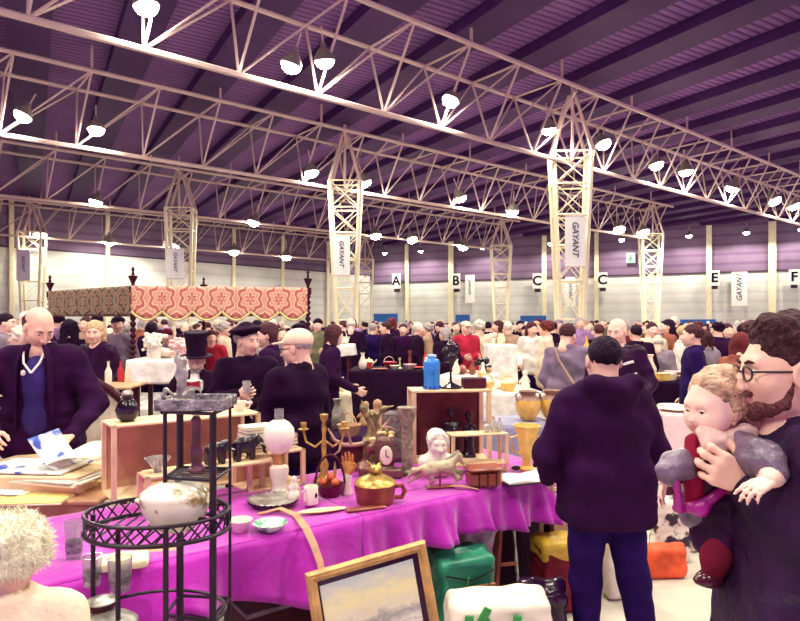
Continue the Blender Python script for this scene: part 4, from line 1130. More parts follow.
def drape(name, L, W, drop, m, loc, yaw, label, hem=None, dback=None, amp=.03, seed=0, res=.025, sides='fblr', group='tablecloths', folds=7.0, top_wr=.004):
    """cloth over a table top; local x along front, y depth, z=0 at the top"""
    r = np.random.RandomState(seed); ph = r.rand(8) * 6.28
    mb = MB(); nx = max(4, int(L / (res * 1.8))); ny = max(3, int(W / (res * 2)))
    def tz(x, y): return top_wr * (math.sin(x * 9 + ph[0] + 2 * math.sin(y * 5)) + .8 * math.sin(y * 14 + x * 6 + ph[1])) * min(1, 12 * min(x, L - x, y, W - y)) + .006
    vs = [(i * L / nx, j * W / ny, tz(i * L / nx, j * W / ny)) for j in range(ny + 1) for i in range(nx + 1)]
    fs = [(j * (nx + 1) + i, j * (nx + 1) + i + 1, (j + 1) * (nx + 1) + i + 1, (j + 1) * (nx + 1) + i) for j in range(ny) for i in range(nx)]
    mb.add(vs, fs)
    # skirt
    per = []
    n1 = max(6, int(L / res)); n2 = max(4, int(W / res))
    for i in range(n1): per.append((i * L / n1, 0, 0, -1, 'f'))
    for i in range(n2): per.append((L, i * W / n2, 1, 0, 'r'))
    for i in range(n1): per.append((L - i * L / n1, W, 0, 1, 'b'))
    for i in range(n2): per.append((0, W - i * W / n2, -1, 0, 'l'))
    N = len(per); nv = max(3, int(drop / .03)); vs = []; acc = 0
    for k, (x, y, nx_, ny_, sd) in enumerate(per):
        u = k / N * (2 * (L + W))
        a, b_ = per[k - 1], per[(k + 1) % N]
        mx, my = a[2] + b_[2] + nx_, a[3] + b_[3] + ny_; q = math.hypot(mx, my) or 1; mx, my = mx / q, my / q
        dr = drop * (1 + .12 * math.sin(u * 3.1 + ph[2]) + .06 * math.sin(u * 8 + ph[3]))
        if hem and sd == 'f': dr = hem(x)
        if dback and sd == 'b': dr = dback  # long back drop, added to darken the space under the table
        f = math.sin(u * folds + ph[4] + 1.2 * math.sin(u * 2.3 + ph[5])) + .5 * math.sin(u * folds * 2.3 + ph[6])
        for j in range(nv + 1):
            v = j / nv; out = .008 * min(1, v * 5) + amp * v * (1.0 + .9 * f) * (.5 + .5 * v) + .01 * v
            sw = .35 * amp * v * math.cos(u * folds + ph[4])
            vs.append((x + mx * out - my * sw, y + my * out + mx * sw, .006 - dr * v))
    fs = []
    for k in range(N):
        if per[k][4] not in sides: continue
        k2 = (k + 1) % N
        for j in range(nv): fs.append((k * (nv + 1) + j, k * (nv + 1) + j + 1, k2 * (nv + 1) + j + 1, k2 * (nv + 1) + j))
    mb.add(vs, fs)
    o = mb.build(name, m, None, loc, (0, 0, yaw)); md = o.modifiers.new('thick', 'SOLIDIFY'); md.thickness = .003; md.offset = 1
    return tag(o, label, 'tablecloth', group)
def table(L, W, h, loc, yaw, label, m=None, leg_r=.022, turned=False, apron=0, grp=TABLE_GROUP, top_t=.025):
    t = thing('trestle_table', label, 'table', loc, yaw, grp)
    MB().box((L / 2, W / 2, h - top_t / 2), (L / 2, W / 2, top_t / 2), bev=.006).build('tabletop', m or wood_m, t)
    for x in (.07, L - .07):
        for y in (.07, W - .07):
            if turned: MB().lathe([(.02, 0), (.025, .05), (.018, .15), (.03, .3), (.045, .4), (.05, .5), (.03, h - .12 - .05), (.04, h - .09), (.04, h - top_t)], (x, y, 0), n=14).build('leg', wood_d, t)
            else: MB().box((x, y, (h - top_t) / 2), (leg_r, leg_r, (h - top_t) / 2)).build('leg', wood_d if m is None else m, t, smooth=False)
    if apron:
        MB().box((L / 2, .03, h - top_t - apron / 2), (L / 2 - .03, .012, apron / 2)).build('front_apron', wood_m, t, smooth=False)
    return t
TH = .775
E = Vector((.8, .6, 0)); NB = Vector((-.6, .8, 0)); T0 = Vector((-1.42, 1.98, 0)); ANG = math.atan2(.6, .8)
table(1.50, .80, TH, T0 + E * .02 + NB * .03, ANG, 'trestle table under the magenta cloth at the iron stand')
table(1.52, .80, TH, T0 + E * 1.56 + NB * .03, ANG, 'trestle table under the magenta cloth beside the hooded man')
def hemA(x): return .235 + .10 * max(0, 1 - x / .7) + .05 * math.sin(x * 6.0 + .5) + .02 * math.sin(x * 17)
def hemB(x): return .235 + .03 * math.sin(x * 5.0 + 1.5) + .012 * math.sin(x * 15)
drape('satin_tablecloth', 1.55, .86, .26, satin_m, T0 + Vector((0, 0, TH + .006)), ANG, 'magenta satin tablecloth behind the iron plant stand', hemA, amp=.06, dback=.7, seed=3, res=.016, folds=11, top_wr=.009, sides='flb')
drape('satin_tablecloth', 1.55, .86, .24, satin_m, T0 + E * 1.553 + Vector((0, 0, TH + .006)), ANG, 'magenta satin tablecloth under the white bust and horse', hemB, amp=.045, seed=8, res=.014, dback=.7, folds=24, top_wr=.004, sides='frb')
TZ = TH + .016
def onT(px, py): return G(px, py, TZ)
def rot_e(a=0): return ANG + a

# ---- display shelves on the table
def shelf_unit(name, label, o, w, d, h, shelves, back=None, m=wood_l, th=.012, posts=True, yaw=None):
    t = thing(name, label, 'shelf', o, rot_e() if yaw is None else yaw, 'pale wooden display shelves on the stall')
    for i, z in enumerate(shelves):
        MB().box((w / 2, d / 2, z), (w / 2, d / 2, th / 2), bev=.002).build('shelf_board', m, t)
    for x in (th, w - th):
        for y in (th, d - th):
            MB().box((x, y, h / 2), (th, th, h / 2), bev=.002).build('post', m, t)
    if back: MB().box((w / 2, d - .004, h / 2), (w / 2 - .004, .004, h / 2 - .004)).build('back_panel', back, t)
    return t
A = onT(112, 503)
shelf_unit('display_shelf', 'long pale open shelf box at the back left of magenta table', A, .80, .26, .385, [.006, .379], back=wood_m)
B_ = onT(146, 518)
shelf_unit('display_shelf', 'low pale shelf carrying black elephants', B_, .66, .17, .185, [.179])
C_ = onT(412, 465)
shelf_unit('display_shelf', 'tall pale shelf with dark statues and blue jar on top', C_ , .52, .24, .47, [.006, .464], back=mat('brown back panel', (112, 56, 66), .6), th=.014, yaw=.12)
D_ = onT(452, 475)
shelf_unit('display_shelf', 'low pale rack in front of the dark statues', D_, .36, .13, .235, [.229, .05], th=.010, yaw=.22)

# ---- table goods: small prototypes
def one(mb, name, m, label, cat, loc, rz=0, group=None, rot=None, smooth=True):
    o = mb.build(name, m, None, loc, rot or (0, 0, rz), smooth); return tag(o, label, cat, group)
def soft(s, cell, name, m, label, cat, loc, rz=0, wr=0, wsc=60, rot=None, group=None):
    o = sdf_build(name, (s, cell), m, None, wr=wr, wsc=wsc, loc=loc, rot=rot or (0, 0, rz)); return tag(o, label, cat, group)
# globe oil lamp
t = thing('oil_lamp', 'oil lamp with white glass globe on white ribbed base', 'lamp', onT(279, 494))
MB().lathe([(.045, 0), (.05, .01), (.042, .02), (.035, .05), (.046, .09), (.052, .12), (.05, .145), (.03, .16)], n=20, wav=None).build('base', china, t)
MB().lathe([(.03, .155), (.034, .17), (.028, .2), (.034, .215)], n=18).build('burner', brass, t)
MB().lathe([(.028, .212), (.06, .235), (.080, .275), (.085, .31), (.078, .348), (.055, .378), (.032, .392)], n=28).build('globe_shade', mat('opal glass', (246, 240, 224), .2, noise=.05, nscale=8, coat=.5), t)
MB().lathe([(.024, .385), (.024, .44), (.026, .45), (.023, .45), (.022, .39)], n=16).build('chimney', glass, t)
t = thing('beaded_dish', 'silver pierced dish under the globe lamp', 'dish', onT(273, 503))
MB().lathe([(.03, 0), (.10, .012), (.125, .022), (.122, .026), (.09, .016), (0, .01)], n=28).build('bowl_plate', silver, t)
mb = MB()
for i in range(26): a = i * 2 * PI / 26; mb.ell((.118 * math.cos(a), .118 * math.sin(a), .018), .009, n=6)
mb.build('beaded_rim', jet, t)
# white figurine, mug
s = SDF(.012); s.ell((0, 0, .03), (.032, .028, .035)); s.ell((0, 0, .075), (.022, .018, .03)); s.ell((0, 0, .115), (.015, .015, .018)); s.cap((.02, .01, .08), (.035, .03, .05), .007); s.cap((-.02, .01, .08), (-.03, .03, .055), .007)
soft(s, .0045, 'figurine', china, 'small white china figurine between lamp and mug', 'figurine', onT(294, 502), .3)
t = thing('mug', 'small cream mug with dark emblem and side handle', 'mug', onT(311, 504), .9)
MB().lathe([(.032, 0), (.036, .004), (.036, .088), (.033, .092), (.031, .086), (.03, .01), (0, .008)], n=22).build('cup_wall', china, t)
MB().tube([(-.034, 0, .075), (-.062, 0, .07), (-.066, 0, .045), (-.055, 0, .02), (-.034, 0, .016)], .0055, 8).build('handle', mat('pink handle', (226, 150, 190), .4), t)
MB().ell((0, -.0365, .048), (.009, .002, .013), n=10).build('emblem', jet, t)
# basket with glass fruits
t = thing('wicker_basket', 'dark handled basket filled with orange glass fruit', 'basket', onT(330, 496), .2)
MB().lathe([(.045, 0), (.06, .02), (.075, .06), (.078, .065), (.07, .062), (.04, .012), (0, .01)], n=20).build('bowl', mat('dark red lacquer', (96, 28, 44), .3, noise=.2), t)
MB().tube([(.076 * math.cos(a), 0, .06 + .155 * math.sin(a)) for a in [i * PI / 14 for i in range(15)]], .006, 8).build('handle', wood_d, t)
for i, (x, y, z) in enumerate(((.03, -.03, .08), (-.035, -.02, .08), (0, .03, .085), (.01, -.01, .105))):
    one(MB().ell((0, 0, 0), (.024, .024, .022), n=12), 'glass_fruit', mat('orange glass', (206, 96, 60), .15, noise=.3, nscale=30, coat=.5), ['orange glass fruit at right of the basket', 'orange glass fruit at left of the basket', 'orange glass fruit at back of the basket', 'topmost orange glass fruit in the basket'][i], 'glass fruit', Vector(t.location) + Vector((x, y, z)), group='glass fruit in the basket')
for i, dx in enumerate((-.03, .028)):
    one(MB().lathe([(.006, 0), (.010, .03), (.004, .075), (.001, .085)], n=10), 'brass_spike', brass, ['left brass flame spike in the basket', 'right brass flame spike in the basket'][i], 'ornament', Vector(t.location) + Vector((dx, -.02, .10)), group='brass spikes in the basket')
# hand sculpture
s = SDF(.008); hand_prims(s, (0, 0, .10), (.05, 0, 1), (-.2, -1, 0), 1, .25, .72)
t = thing('hand_ornament', 'golden open hand rising from a white china vase', 'ornament', onT(347, 494))
sdf_build('golden_hand', (s, .0035), mat('orange gilt', (214, 156, 84), .35, .3, noise=.1), t)
MB().lathe([(.03, 0), (.033, .01), (.020, .05), (.026, .09), (.022, .11)], n=16).build('vase_base', china, t)
# copper pot with brass lid
t = thing('copper_pot', 'round copper red pot with side handle and fruit-topped brass lid', 'pot', onT(375, 503), .0)
MB().lathe([(.085, 0), (.092, .006), (.105, .08), (.108, .10), (.103, .10), (.085, .01), (0, .01)], n=28).build('pot_body', copper, t)
MB().tube([(.10, 0, .085), (.135, -.0, .09), (.15, 0, .06), (.135, 0, .03), (.098, 0, .03)], .012, 10).build('handle', copper, t)
l = MB().lathe([(.106, .10), (.098, .115), (.06, .135), (.03, .145), (.02, .15), (0, .152)], n=28).build('lid', brass, t)
s = SDF(.01)
for i in range(9): a = i * 2.4; s.ell((.022 * math.cos(a), .022 * math.sin(a), .158 + .003 * i), (.014, .014, .012))
s.chain([(-.01, 0, .18), (-.03, 0, .20), (-.045, 0, .215)], [.006, .005, .003]); s.chain([(.01, 0, .18), (.03, .01, .205), (.02, 0, .225)], [.006, .005, .003])
sdf_build('fruit_knob', (s, .004), brass, l)
# mantel clock
t = thing('mantel_clock', 'ornate bronze mantel clock with oval white dial', 'clock', onT(378, 476), -.15)
s = SDF(.03); bx = mat('bronze brown', (122, 84, 76), .35, .4, noise=.25, nscale=18)
s.ell((.045, 0, .135), (.062, .035, .10)); s.box((.02, 0, .025), (.13, .05, .025), .01); s.cap((-.09, 0, .05), (-.05, 0, .16), .02, .018); s.cap((-.05, 0, .16), (.01, 0, .215), .018, .014); s.cap((-.10, 0, .05), (-.03, 0, .05), .03)
sdf_build('case', (s, .006), bx, t, wr=.003, wsc=70)
MB().ell((.055, -.036, .13), (.038, .006, .056), n=24).build('dial', mat('dial enamel', (236, 232, 206), .4, noise=.04), t)
MB().bar((.055, -.044, .13), (.055, -.044, .165), .0025, n=5).bar((.055, -.044, .13), (.075, -.044, .12), .0025, n=5).build('hands', jet, t)
# eagle / cherub statue with wings
t = thing('winged_statue', 'bronze winged statue with pale gilt flowers standing above the clock', 'statue', onT(372, 470), .1)
s = SDF(.02)
s.box((0, 0, .10), (.06, .05, .10), .02); s.cap((0, 0, .22), (0, 0, .30), .03, .026); s.ell((0, 0, .345), (.02, .022, .025)); s.cap((0, -.02, .345), (0, -.04, .335), .008, .003)
s.chain([(-.02, .01, .31), (-.05, .02, .37), (-.065, .02, .43)], [.022, .022, .004]); s.chain([(.02, .01, .31), (.07, .01, .375), (.13, .0, .39)], [.018, .012, .006]); s.chain([(.02, 0, .29), (.08, 0, .24), (.13, 0, .17)], [.012, .012, .007])
s.cap((-.015, -.01, .22), (-.02, -.01, .15), .02, .018)
sdf_build('figure', (s, .006), mat('olive bronze', (146, 126, 88), .4, .4, noise=.35, nscale=22), t, wr=.003, wsc=80)
s = SDF(.008); rr = random.Random(4)
for i in range(14): s.ell((rr.uniform(-.03, .13), rr.uniform(-.06, -.02), rr.uniform(.17, .24)), (.02, .014, .014))
sdf_build('gilt_flowers', (s, .005), mat('pale gilt', (240, 212, 150), .4, .2, noise=.1), t)
# antlers
t = thing('antlers', 'pair of branching stag antlers lying behind the copper pot', 'antlers', P(356, 440, 3.75), .1)
hz = t.location.z - TZ
for k, sg in ((0, 1), (1, -1)):
    mb = MB(); b0 = (0.05, .02 * k, -.02)
    mb.tube([b0, (.0, 0, -.03), (-.07, 0, -.03), (-.13, .02 * sg, .0), (-.17, .03 * sg, .07)] if k == 0 else [b0, (.10, .02, .0), (.15, .04, .05), (.22, .05, .13)], [.014, .013, .012, .010, .004] if k == 0 else [.014, .012, .010, .004], 8)
    mb.tube([(-.03, 0, -.03), (-.045, -.02, .04), (-.06, -.02, .09)] if k == 0 else [(.12, .03, .02), (.10, .0, .09), (.09, 0, .13)], [.010, .008, .003], 8)
    mb.tube([(-.09, 0, -.02), (-.10, -.02, -.06), (-.13, -.03, -.08)] if k == 0 else [(.17, .04, .07), (.21, .0, .07), (.24, 0, .06)], [.009, .007, .003], 8)
    mb.build('antler', horn, t)
MB().box((.0, .04, -hz / 2 - .02), (.09, .03, hz / 2 - .005), bev=.01).build('mount_block', wood_d, t)
# candelabra
t = thing('candelabrum', 'three armed brass candelabrum beside the capped man', 'candelabrum', onT(324, 482), .1)
MB().lathe([(.06, 0), (.062, .012), (.035, .03), (.02, .06), (.028, .10), (.012, .14), (.016, .20), (.010, .26), (.014, .30), (.010, .34), (.022, .36), (.024, .385), (.016, .385)], n=18).build('stem', brass, t)
for sx in (-1, 1):
    a = MB().tube([(0, 0, .24), (sx * .05, 0, .20), (sx * .10, 0, .23), (sx * .115, 0, .29)], .007, 8).lathe([(.008, .29), (.03, .30), (.03, .305), (.015, .31), (.018, .34), (.013, .34)], (sx * .115, 0, 0), n=14).build('arm', brass, t)
# carved patterned column
t = thing('carved_column', 'tall mottled stone column with flared top left of the shelf', 'column', onT(407, 474), .1)
MB().lathe([(.05, 0), (.052, .02), (.035, .03), (.032, .06), (.036, .2), (.034, .30), (.048, .33), (.055, .36), (.06, .40)], n=18).build('shaft', mat('mottled stone', (172, 156, 132), .7, col2=(104, 84, 78), nscale=30, bump=.6), t)
one(MB().box((0, 0, .17), (.09, .035, .17), bev=.03), 'stone_block', mat('grey veined rock', (150, 136, 136), .8, col2=(86, 66, 84), nscale=24, bump=.9, bscale=24), 'rough grey veined stone slab behind the column', 'stone', onT(386, 463) + Vector((.06, .05, 0)), .2)
# plaster bust
t = thing('plaster_bust', 'white plaster bust of a young woman behind the carved horse', 'bust', onT(437, 478), PI + .1 - PI)
s = SDF(.02); s.frame(Rm(PI + .15, .1), (0, 0, .20), .62); head_prims(s, True)
s.frame(None, (0, 0, 0), 1.0); s.ell((0, 0, .075), (.095, .06, .07), k=.03); s.cap((-.075, 0, .10), (.075, 0, .10), .036, k=.03); s.cap((0, .0, .10), (0, .005, .155), .042, .035, k=.03); s.box((0, 0, -.02), (.2, .2, .021), 0, k=.005, op=-1)
sdf_build('bust_body', (s, .0045), whitep, t)
s = SDF(.015); s.frame(Rm(PI + .15, .1), (0, 0, .20), .62)
s.ell((0, -.026, .044), (.094, .112, .098)); s.ell((0, .14, -.04), (.085, .10, .09), op=-1); s.box((0, 0, -.15), (.2, .2, .09), .01, op=-1)
for i in range(12): a = PI * i / 11; s.ell((.086 * math.cos(a), .045 + .0 * i, .02 + .085 * math.sin(a)), (.022, .022, .02), k=.012)
sdf_build('hair', (s, .0045), whitep, t, wr=.003, wsc=160)
# carved galloping horse
t = thing('carved_horse', 'carved pale wooden horse galloping in front of the bust', 'figurine', onT(440, 487), .22)
s = SDF(.02); hm = mat('bleached carved wood', (196, 178, 146), .6, noise=.25, nscale=18, bump=.3)
s.cap((-.05, 0, .105), (.045, 0, .11), .034, .036); s.cap((-.075, 0, .10), (-.05, 0, .105), .03, .034); s.cap((.05, 0, .12), (.105, 0, .165), .030, .018); s.cap((.105, 0, .165), (.135, 0, .125), .017, .010); s.cap((.10, .008, .18), (.103, .009, .195), .005, .002)
s.chain([(.06, .012, .09), (.125, .015, .075), (.13, .015, .03)], [.018, .010, .006]); s.chain([(.055, -.014, .085), (.10, -.015, .05), (.075, -.015, .02)], [.018, .010, .006])
s.chain([(-.07, .012, .09), (-.13, .015, .06), (-.175, .015, .03)], [.022, .011, .006]); s.chain([(-.065, -.014, .085), (-.05, -.015, .045), (-.065, -.015, .0)], [.022, .011, .007]); s.chain([(-.10, 0, .11), (-.15, 0, .095), (-.185, 0, .06)], [.012, .014, .005])
hb = sdf_build('horse_body', (s, .0045), hm, t, wr=.0015, wsc=90)
s = SDF(.008)
for i in range(6): s.cap((.05 + i * .011, 0, .150 + i * .008), (.028 + i * .012, .0, .150 + i * .006), .009, .004)
sdf_build('mane', (s, .004), mat('grey patina', (150, 140, 130), .6, noise=.2), t)
MB().box((.0, .0, .004), (.08, .03, .004), bev=.003).bar((0, 0, .005), (.0, 0, .09), .006, n=8).build('stand', wood_r, t)
# wooden handled tool, gold plate, boards
one(MB().box((0, 0, .008), (.10, .022, .008), bev=.006), 'wooden_board', wood_r, 'reddish wooden slat lying beside the gold plate', 'board', onT(366, 510), .38)
t = thing('gold_plate', 'flat pale gold leaf shaped tray at table edge', 'tray', onT(322, 512), .35)
MB().lathe([(.0, .002), (.05, .002), (.078, .008), (.08, .011), (.05, .006), (0, .005)], n=24, sx=1.5, sy=.42).build('tray_plate', mat('pale gold', (236, 214, 150), .4, .2), t)
one(MB().tube([onT(258, 514), onT(280, 511) + Vector((0, 0, .012)), onT(296, 517) + Vector((0, -.0, .01)), P(306, 528, 2.60), P(314, 545, 2.545), P(320, 562, 2.50), P(323, 580, 2.47)], [.016, .018, .018, .017, .016, .015, .012], 8, flat=.3), 'leather_strap', mat('tan leather', (196, 146, 116), .5, noise=.15), 'tan leather strap hanging over the table front', 'strap', (0, 0, 0))
# green white glass dish, white bowl
t = thing('ribbed_dish', 'green and white pressed glass dish near the cloth edge', 'dish', onT(270, 531))
MB().lathe([(.03, 0), (.045, .01), (.07, .03), (.075, .038), (.07, .036), (.04, .012), (0, .01)], n=30, wav=(10, .06)).build('glass_bowl', mat('green white glass', (226, 236, 224), .25, col2=(90, 160, 120), nscale=22, thr=(.42, .58), coat=.3), t)
t = thing('china_bowl', 'plain white china bowl right of the iron stand', 'bowl', onT(240, 532))
MB().lathe([(.022, 0), (.03, .008), (.048, .045), (.054, .055), (.05, .055), (.03, .012), (0, .01)], n=24).build('bowl_wall', china, t)
# crystal bird dish, elephants, books
t = thing('crystal_dish', 'cut crystal dish with flared petals on the low shelf left', 'dish', Vector(B_) + E * .075 + NB * .085 + Vector((0, 0, .186)))
MB().lathe([(.02, 0), (.016, .01), (.03, .03), (.062, .07), (.058, .07), (.02, .02)], n=24, wav=(6, .18)).build('crystal_bowl', glass, t)
def elephant():
    s = SDF(.018)
    s.ell((0, 0, .075), (.06, .036, .042)); s.ell((.062, 0, .095), (.028, .025, .03)); s.chain([(.085, 0, .09), (.105, 0, .06), (.108, 0, .03), (.12, 0, .02)], [.013, .010, .007, .005], k=.01)
    for x in (-.038, .035):
        for y in (-.02, .02): s.cap((x, y, .06), (x, y, .008), .016, .014, k=.012)
    for y in (-1, 1): s.ell((.05, y * .028, .095), (.018, .006, .028), k=.008)
    return s
for k, (px_, sc_) in enumerate(((213, .95), (238, 1.05))):
    t = thing('ebony_elephant', ['smaller black elephant figure with white tusks', 'larger black elephant figure beside the book stacks'][k], 'figurine', Vector(B_) + E * (.36 + k * .155) + NB * .085 + Vector((0, 0, .186)), rot_e(.0), 'black elephants on the low shelf')
    t.scale = (sc_,) * 3
    sdf_build('elephant_body', (elephant(), .0045), jet, t)
    for y in (-.014, .014): MB().tube([(.08, y, .078), (.10, y * 1.3, .068), (.115, y * 1.5, .075)], [.004, .003, .001], 6).build('tusk', china, t)
bookc = [('cream', paper), ('tan', wood_m), ('red', mat('red cover', (170, 60, 60), .6)), ('olive', greenc), ('grey', greyc), ('brown', wood_d)]
def book(loc, w, d, h, m, lb, rz, group):
    t = thing('book', lb, 'book', loc, rz, group)
    MB().box((0, 0, h / 2), (w / 2 - .002, d / 2 - .002, h / 2 - .002)).build('page_block', paper, t, smooth=False)
    MB().box((0, 0, h - .001), (w / 2, d / 2, .0012)).box((0, 0, .0012), (w / 2, d / 2, .0012)).box((0, d / 2, h / 2), (w / 2, .0012, h / 2)).build('cover', m, t, smooth=False)
ordn = ['lowest', 'second', 'third', 'fourth', 'fifth', 'sixth', 'seventh', 'topmost']
rb = random.Random(9)
crt = T0 + E * 1.27 + NB * .66 + Vector((0, 0, TZ))
shelf_unit('display_shelf', 'pale crate holding up the stacks of books', crt, .34, .24, .20, [.006, .194], back=wood_m)
z = crt.z + .201
for i in range(7):
    h = rb.uniform(.014, .026); c = bookc[rb.randrange(6)]
    book(crt + E * .10 + NB * .12 + Vector((0, 0, z - crt.z)), .17, .13, h, c[1], '%s %s book of the taller stack behind the globe lamp' % (ordn[i] if i < 6 else 'topmost', c[0]), rot_e(rb.uniform(-.08, .08)), 'books stacked behind the lamp'); z += h + .0005
z = crt.z + .201
for i in range(4):
    h = rb.uniform(.014, .022); c = bookc[rb.randrange(6)]
    book(crt + E * .255 + NB * .12 + Vector((0, 0, z - crt.z)), .12, .14, h, c[1], '%s %s book of the shorter stack behind the globe lamp' % (ordn[i] if i < 3 else 'topmost', c[0]), rot_e(rb.uniform(-.15, .15)), 'books stacked behind the lamp'); z += h + .0005
# things on long shelf: dark goblet, small red box, white cup
t = thing('dark_urn', 'dark rounded urn on left end of the long shelf', 'urn', A + E * .10 + NB * .12 + Vector((0, 0, .386)))
MB().lathe([(.03, 0), (.05, .02), (.06, .06), (.045, .10), (.03, .115), (.034, .13), (.026, .13)], n=22).build('urn_body', jet, t)
MB().ell((0, 0, .145), (.03, .03, .02), n=12).build('floral_lid', silver, t)
t = thing('tin_box', 'small red tin with dark lid inside the long shelf', 'tin', A + E * .70 + NB * .10 + Vector((0, 0, .013)), rot_e())
MB().box((0, 0, .04), (.03, .025, .04), bev=.004).build('tin_body', redc, t); MB().box((0, 0, .09), (.03, .025, .01), bev=.004).build('lid', jet, t)
def cup(label, loc, m=china, sc_=1.0):
    t = thing('china_cup', label, 'cup', loc, .4); t.scale = (sc_,) * 3
    MB().lathe([(.02, 0), (.03, .02), (.036, .055), (.033, .055), (.02, .008), (0, .006)], n=18).build('cup_wall', m, t)
    MB().tube([(.034, 0, .045), (.055, 0, .042), (.052, 0, .018), (.028, 0, .016)], .004, 6).build('handle', m, t)
cup('white cup on the long shelf before the top hat man', A + E * .46 + NB * .10 + Vector((0, 0, .386)))
cup('white cup on the long shelf below the beret man', A + E * .72 + NB * .12 + Vector((0, 0, .386)), sc_=1.1)
# dark statues on right shelf, blue jar, figure lamp
def statue(h, seed, fat=1.0):
    r_ = random.Random(seed); s = SDF(.02)
    s.box((0, 0, .012), (.04 * fat, .035, .012), .004); s.cap((0, 0, .03), (0, 0, h * .55), .036 * fat, .028 * fat); s.ell((0, 0, h * .62), (.040 * fat, .028, h * .13)); s.cap((-.03 * fat, -.01, h * .68), (-.035 * fat, -.03, h * .45), .012, .010); s.cap((.03 * fat, -.01, h * .68), (.02, -.04, h * .55), .012, .010)
    s.ell((0, -.004, h * .88), (.020, .022, h * .10)); s.ell((0, .006, h * .93), (.023, .024, h * .07)); return s
yw = .12; ex = Vector((math.cos(yw), math.sin(yw), 0)); ny = Vector((-math.sin(yw), math.cos(yw), 0))
for k, (dx, dz, h, fat, lb) in enumerate(((.17, .013, .16, .7, 'small black statuette at left inside the right shelf'), (.28, .013, .33, 1.35, 'large black carved robed statue inside the right shelf'), (.40, .013, .30, 1.0, 'slim black statue at right end inside the shelf'))):
    o = soft(statue(h, k, fat), .0055, 'ebony_statue', jet, lb, 'statue', Vector(C_) + ex * dx + ny * .13 + Vector((0, 0, dz)), yw, wr=.002, wsc=90, group='black statues on the right shelf')
t = thing('ceramic_jar', 'bright blue ceramic jar with scalloped shoulders on top of shelf', 'jar', Vector(C_) + ex * .145 + ny * .10 + Vector((0, 0, .472)))
MB().lathe([(.042, 0), (.050, .006), (.052, .02), (.053, .12), (.054, .165), (.046, .188), (.028, .200), (.026, .206)], n=30).build('jar_body', mat('bright blue glaze', (44, 136, 222), .3, noise=.08, nscale=14, coat=.3), t)
MB().lathe([(.026, .205), (.032, .210), (.030, .222), (.018, .226), (.016, .220)], n=20, wav=(8, .12)).build('jar_lip', mat('pale blue rim', (170, 200, 226), .3), t)
mb = MB()
for i in range(10): a = i * 2 * PI / 10; mb.ell((.050 * math.cos(a), .050 * math.sin(a), .012), (.010, .010, .014), n=8)
mb.build('jar_feet', mat('deep blue glaze', (30, 70, 190), .3), t)
t = thing('desk_lamp', 'dark bronze figural lamp with round base on the shelf top', 'lamp', Vector(C_) + ex * .275 + ny * .12 + Vector((0, 0, .472)))
MB().lathe([(.07, 0), (.072, .012), (.05, .022), (.03, .03), (.008, .045), (.007, .16), (.014, .17)], n=22).build('lamp_base', jet, t)
s = SDF(.012); s.ell((0, 0, .20), (.045, .035, .035)); s.ell((-.03, 0, .245), (.03, .03, .028)); s.ell((.025, 0, .25), (.028, .026, .03)); s.ell((0, 0, .28), (.03, .03, .03)); s.cap((.0, 0, .28), (-.01, 0, .34), .008, .004)
sdf_build('foliage_figure', (s, .005), jet, t, wr=.004, wsc=90)
one(MB().box((0, 0, .035), (.075, .05, .035), bev=.006), 'storage_box', wood_d, 'dark brown box at right end of the shelf top', 'box', Vector(C_) + ex * .43 + ny * .12 + Vector((0, 0, .472)), yw)
# small bottles on low rack
yr = .22; er = Vector((math.cos(yr), math.sin(yr), 0)); nr_ = Vector((-math.sin(yr), math.cos(yr), 0))
for k, (dx, h) in enumerate(((.24, .07), (.285, .095), (.325, .085))):
    t = thing('scent_bottle', ['short pale glass bottle on the low rack', 'tall pale glass bottle in middle of rack row', 'pale glass bottle at the right end of the rack'][k], 'bottle', Vector(D_) + er * dx + nr_ * .06 + Vector((0, 0, .236)), 0, 'pale bottles on the low rack')
    MB().lathe([(.014, 0), (.018, .006), (.018, h * .55), (.008, h * .72), (.008, h * .85)], n=14).build('bottle_body', mat('frosted glass', (220, 220, 212), .3, trans=.3), t); MB().ell((0, 0, h * .92), (.009, .009, h * .09), n=8).build('stopper', brass, t)
# reddish chest
t = thing('wooden_casket', 'reddish octagonal wooden casket right of the carved horse', 'casket', onT(484, 486), .25)
MB().box((0, 0, .045), (.095, .055, .045), bev=.02).build('casket_body', wood_r, t); MB().box((0, 0, .100), (.102, .062, .012), bev=.012).build('lid', wood_r, t)
for x in (-.05, .0, .05): MB().box((x, -.056, .045), (.004, .002, .04)).build('rib', wood_d, t)
one(MB().tube([(-.07, 0, .01), (0, 0, .016), (.06, 0, .01), (.09, 0, .006)], [.010, .014, .010, .006], 8, flat=.4), 'wooden_handle', wood_m, 'short tan wooden handle lying below the casket', 'spoon', onT(462, 489), -.35)  # a loose wooden handle rather than a spoon
# open book / papers at the corner
t = thing('open_album', 'open white album with dark cover on the table corner', 'album', onT(528, 480), .35)
MB().box((0, 0, .006), (.185, .10, .005), bev=.002).build('cover', jet, t)
for sx in (-1, 1):
    mb = MB(); vs = []; n = 8
    for i in range(n + 1):
        x = i / n * .175; zz = .013 + .016 * math.sin(min(1, i / n * 1.6) * PI * .5) * (1 - .7 * (i / n) ** 2)
        vs += [(sx * x, -.095, zz), (sx * x, .095, zz), (sx * x, -.095, .011), (sx * x, .095, .011)]
    fs = []
    for i in range(n): a = i * 4; fs += [(a, a + 4, a + 5, a + 1), (a + 2, a + 3, a + 7, a + 6), (a, a + 2, a + 6, a + 4), (a + 1, a + 5, a + 7, a + 3)]
    fs += [(n * 4, n * 4 + 2, n * 4 + 3, n * 4 + 1)]
    mb.add(vs, fs); mb.build('page', mat('white page', (244, 240, 230), .7, noise=.03), t)
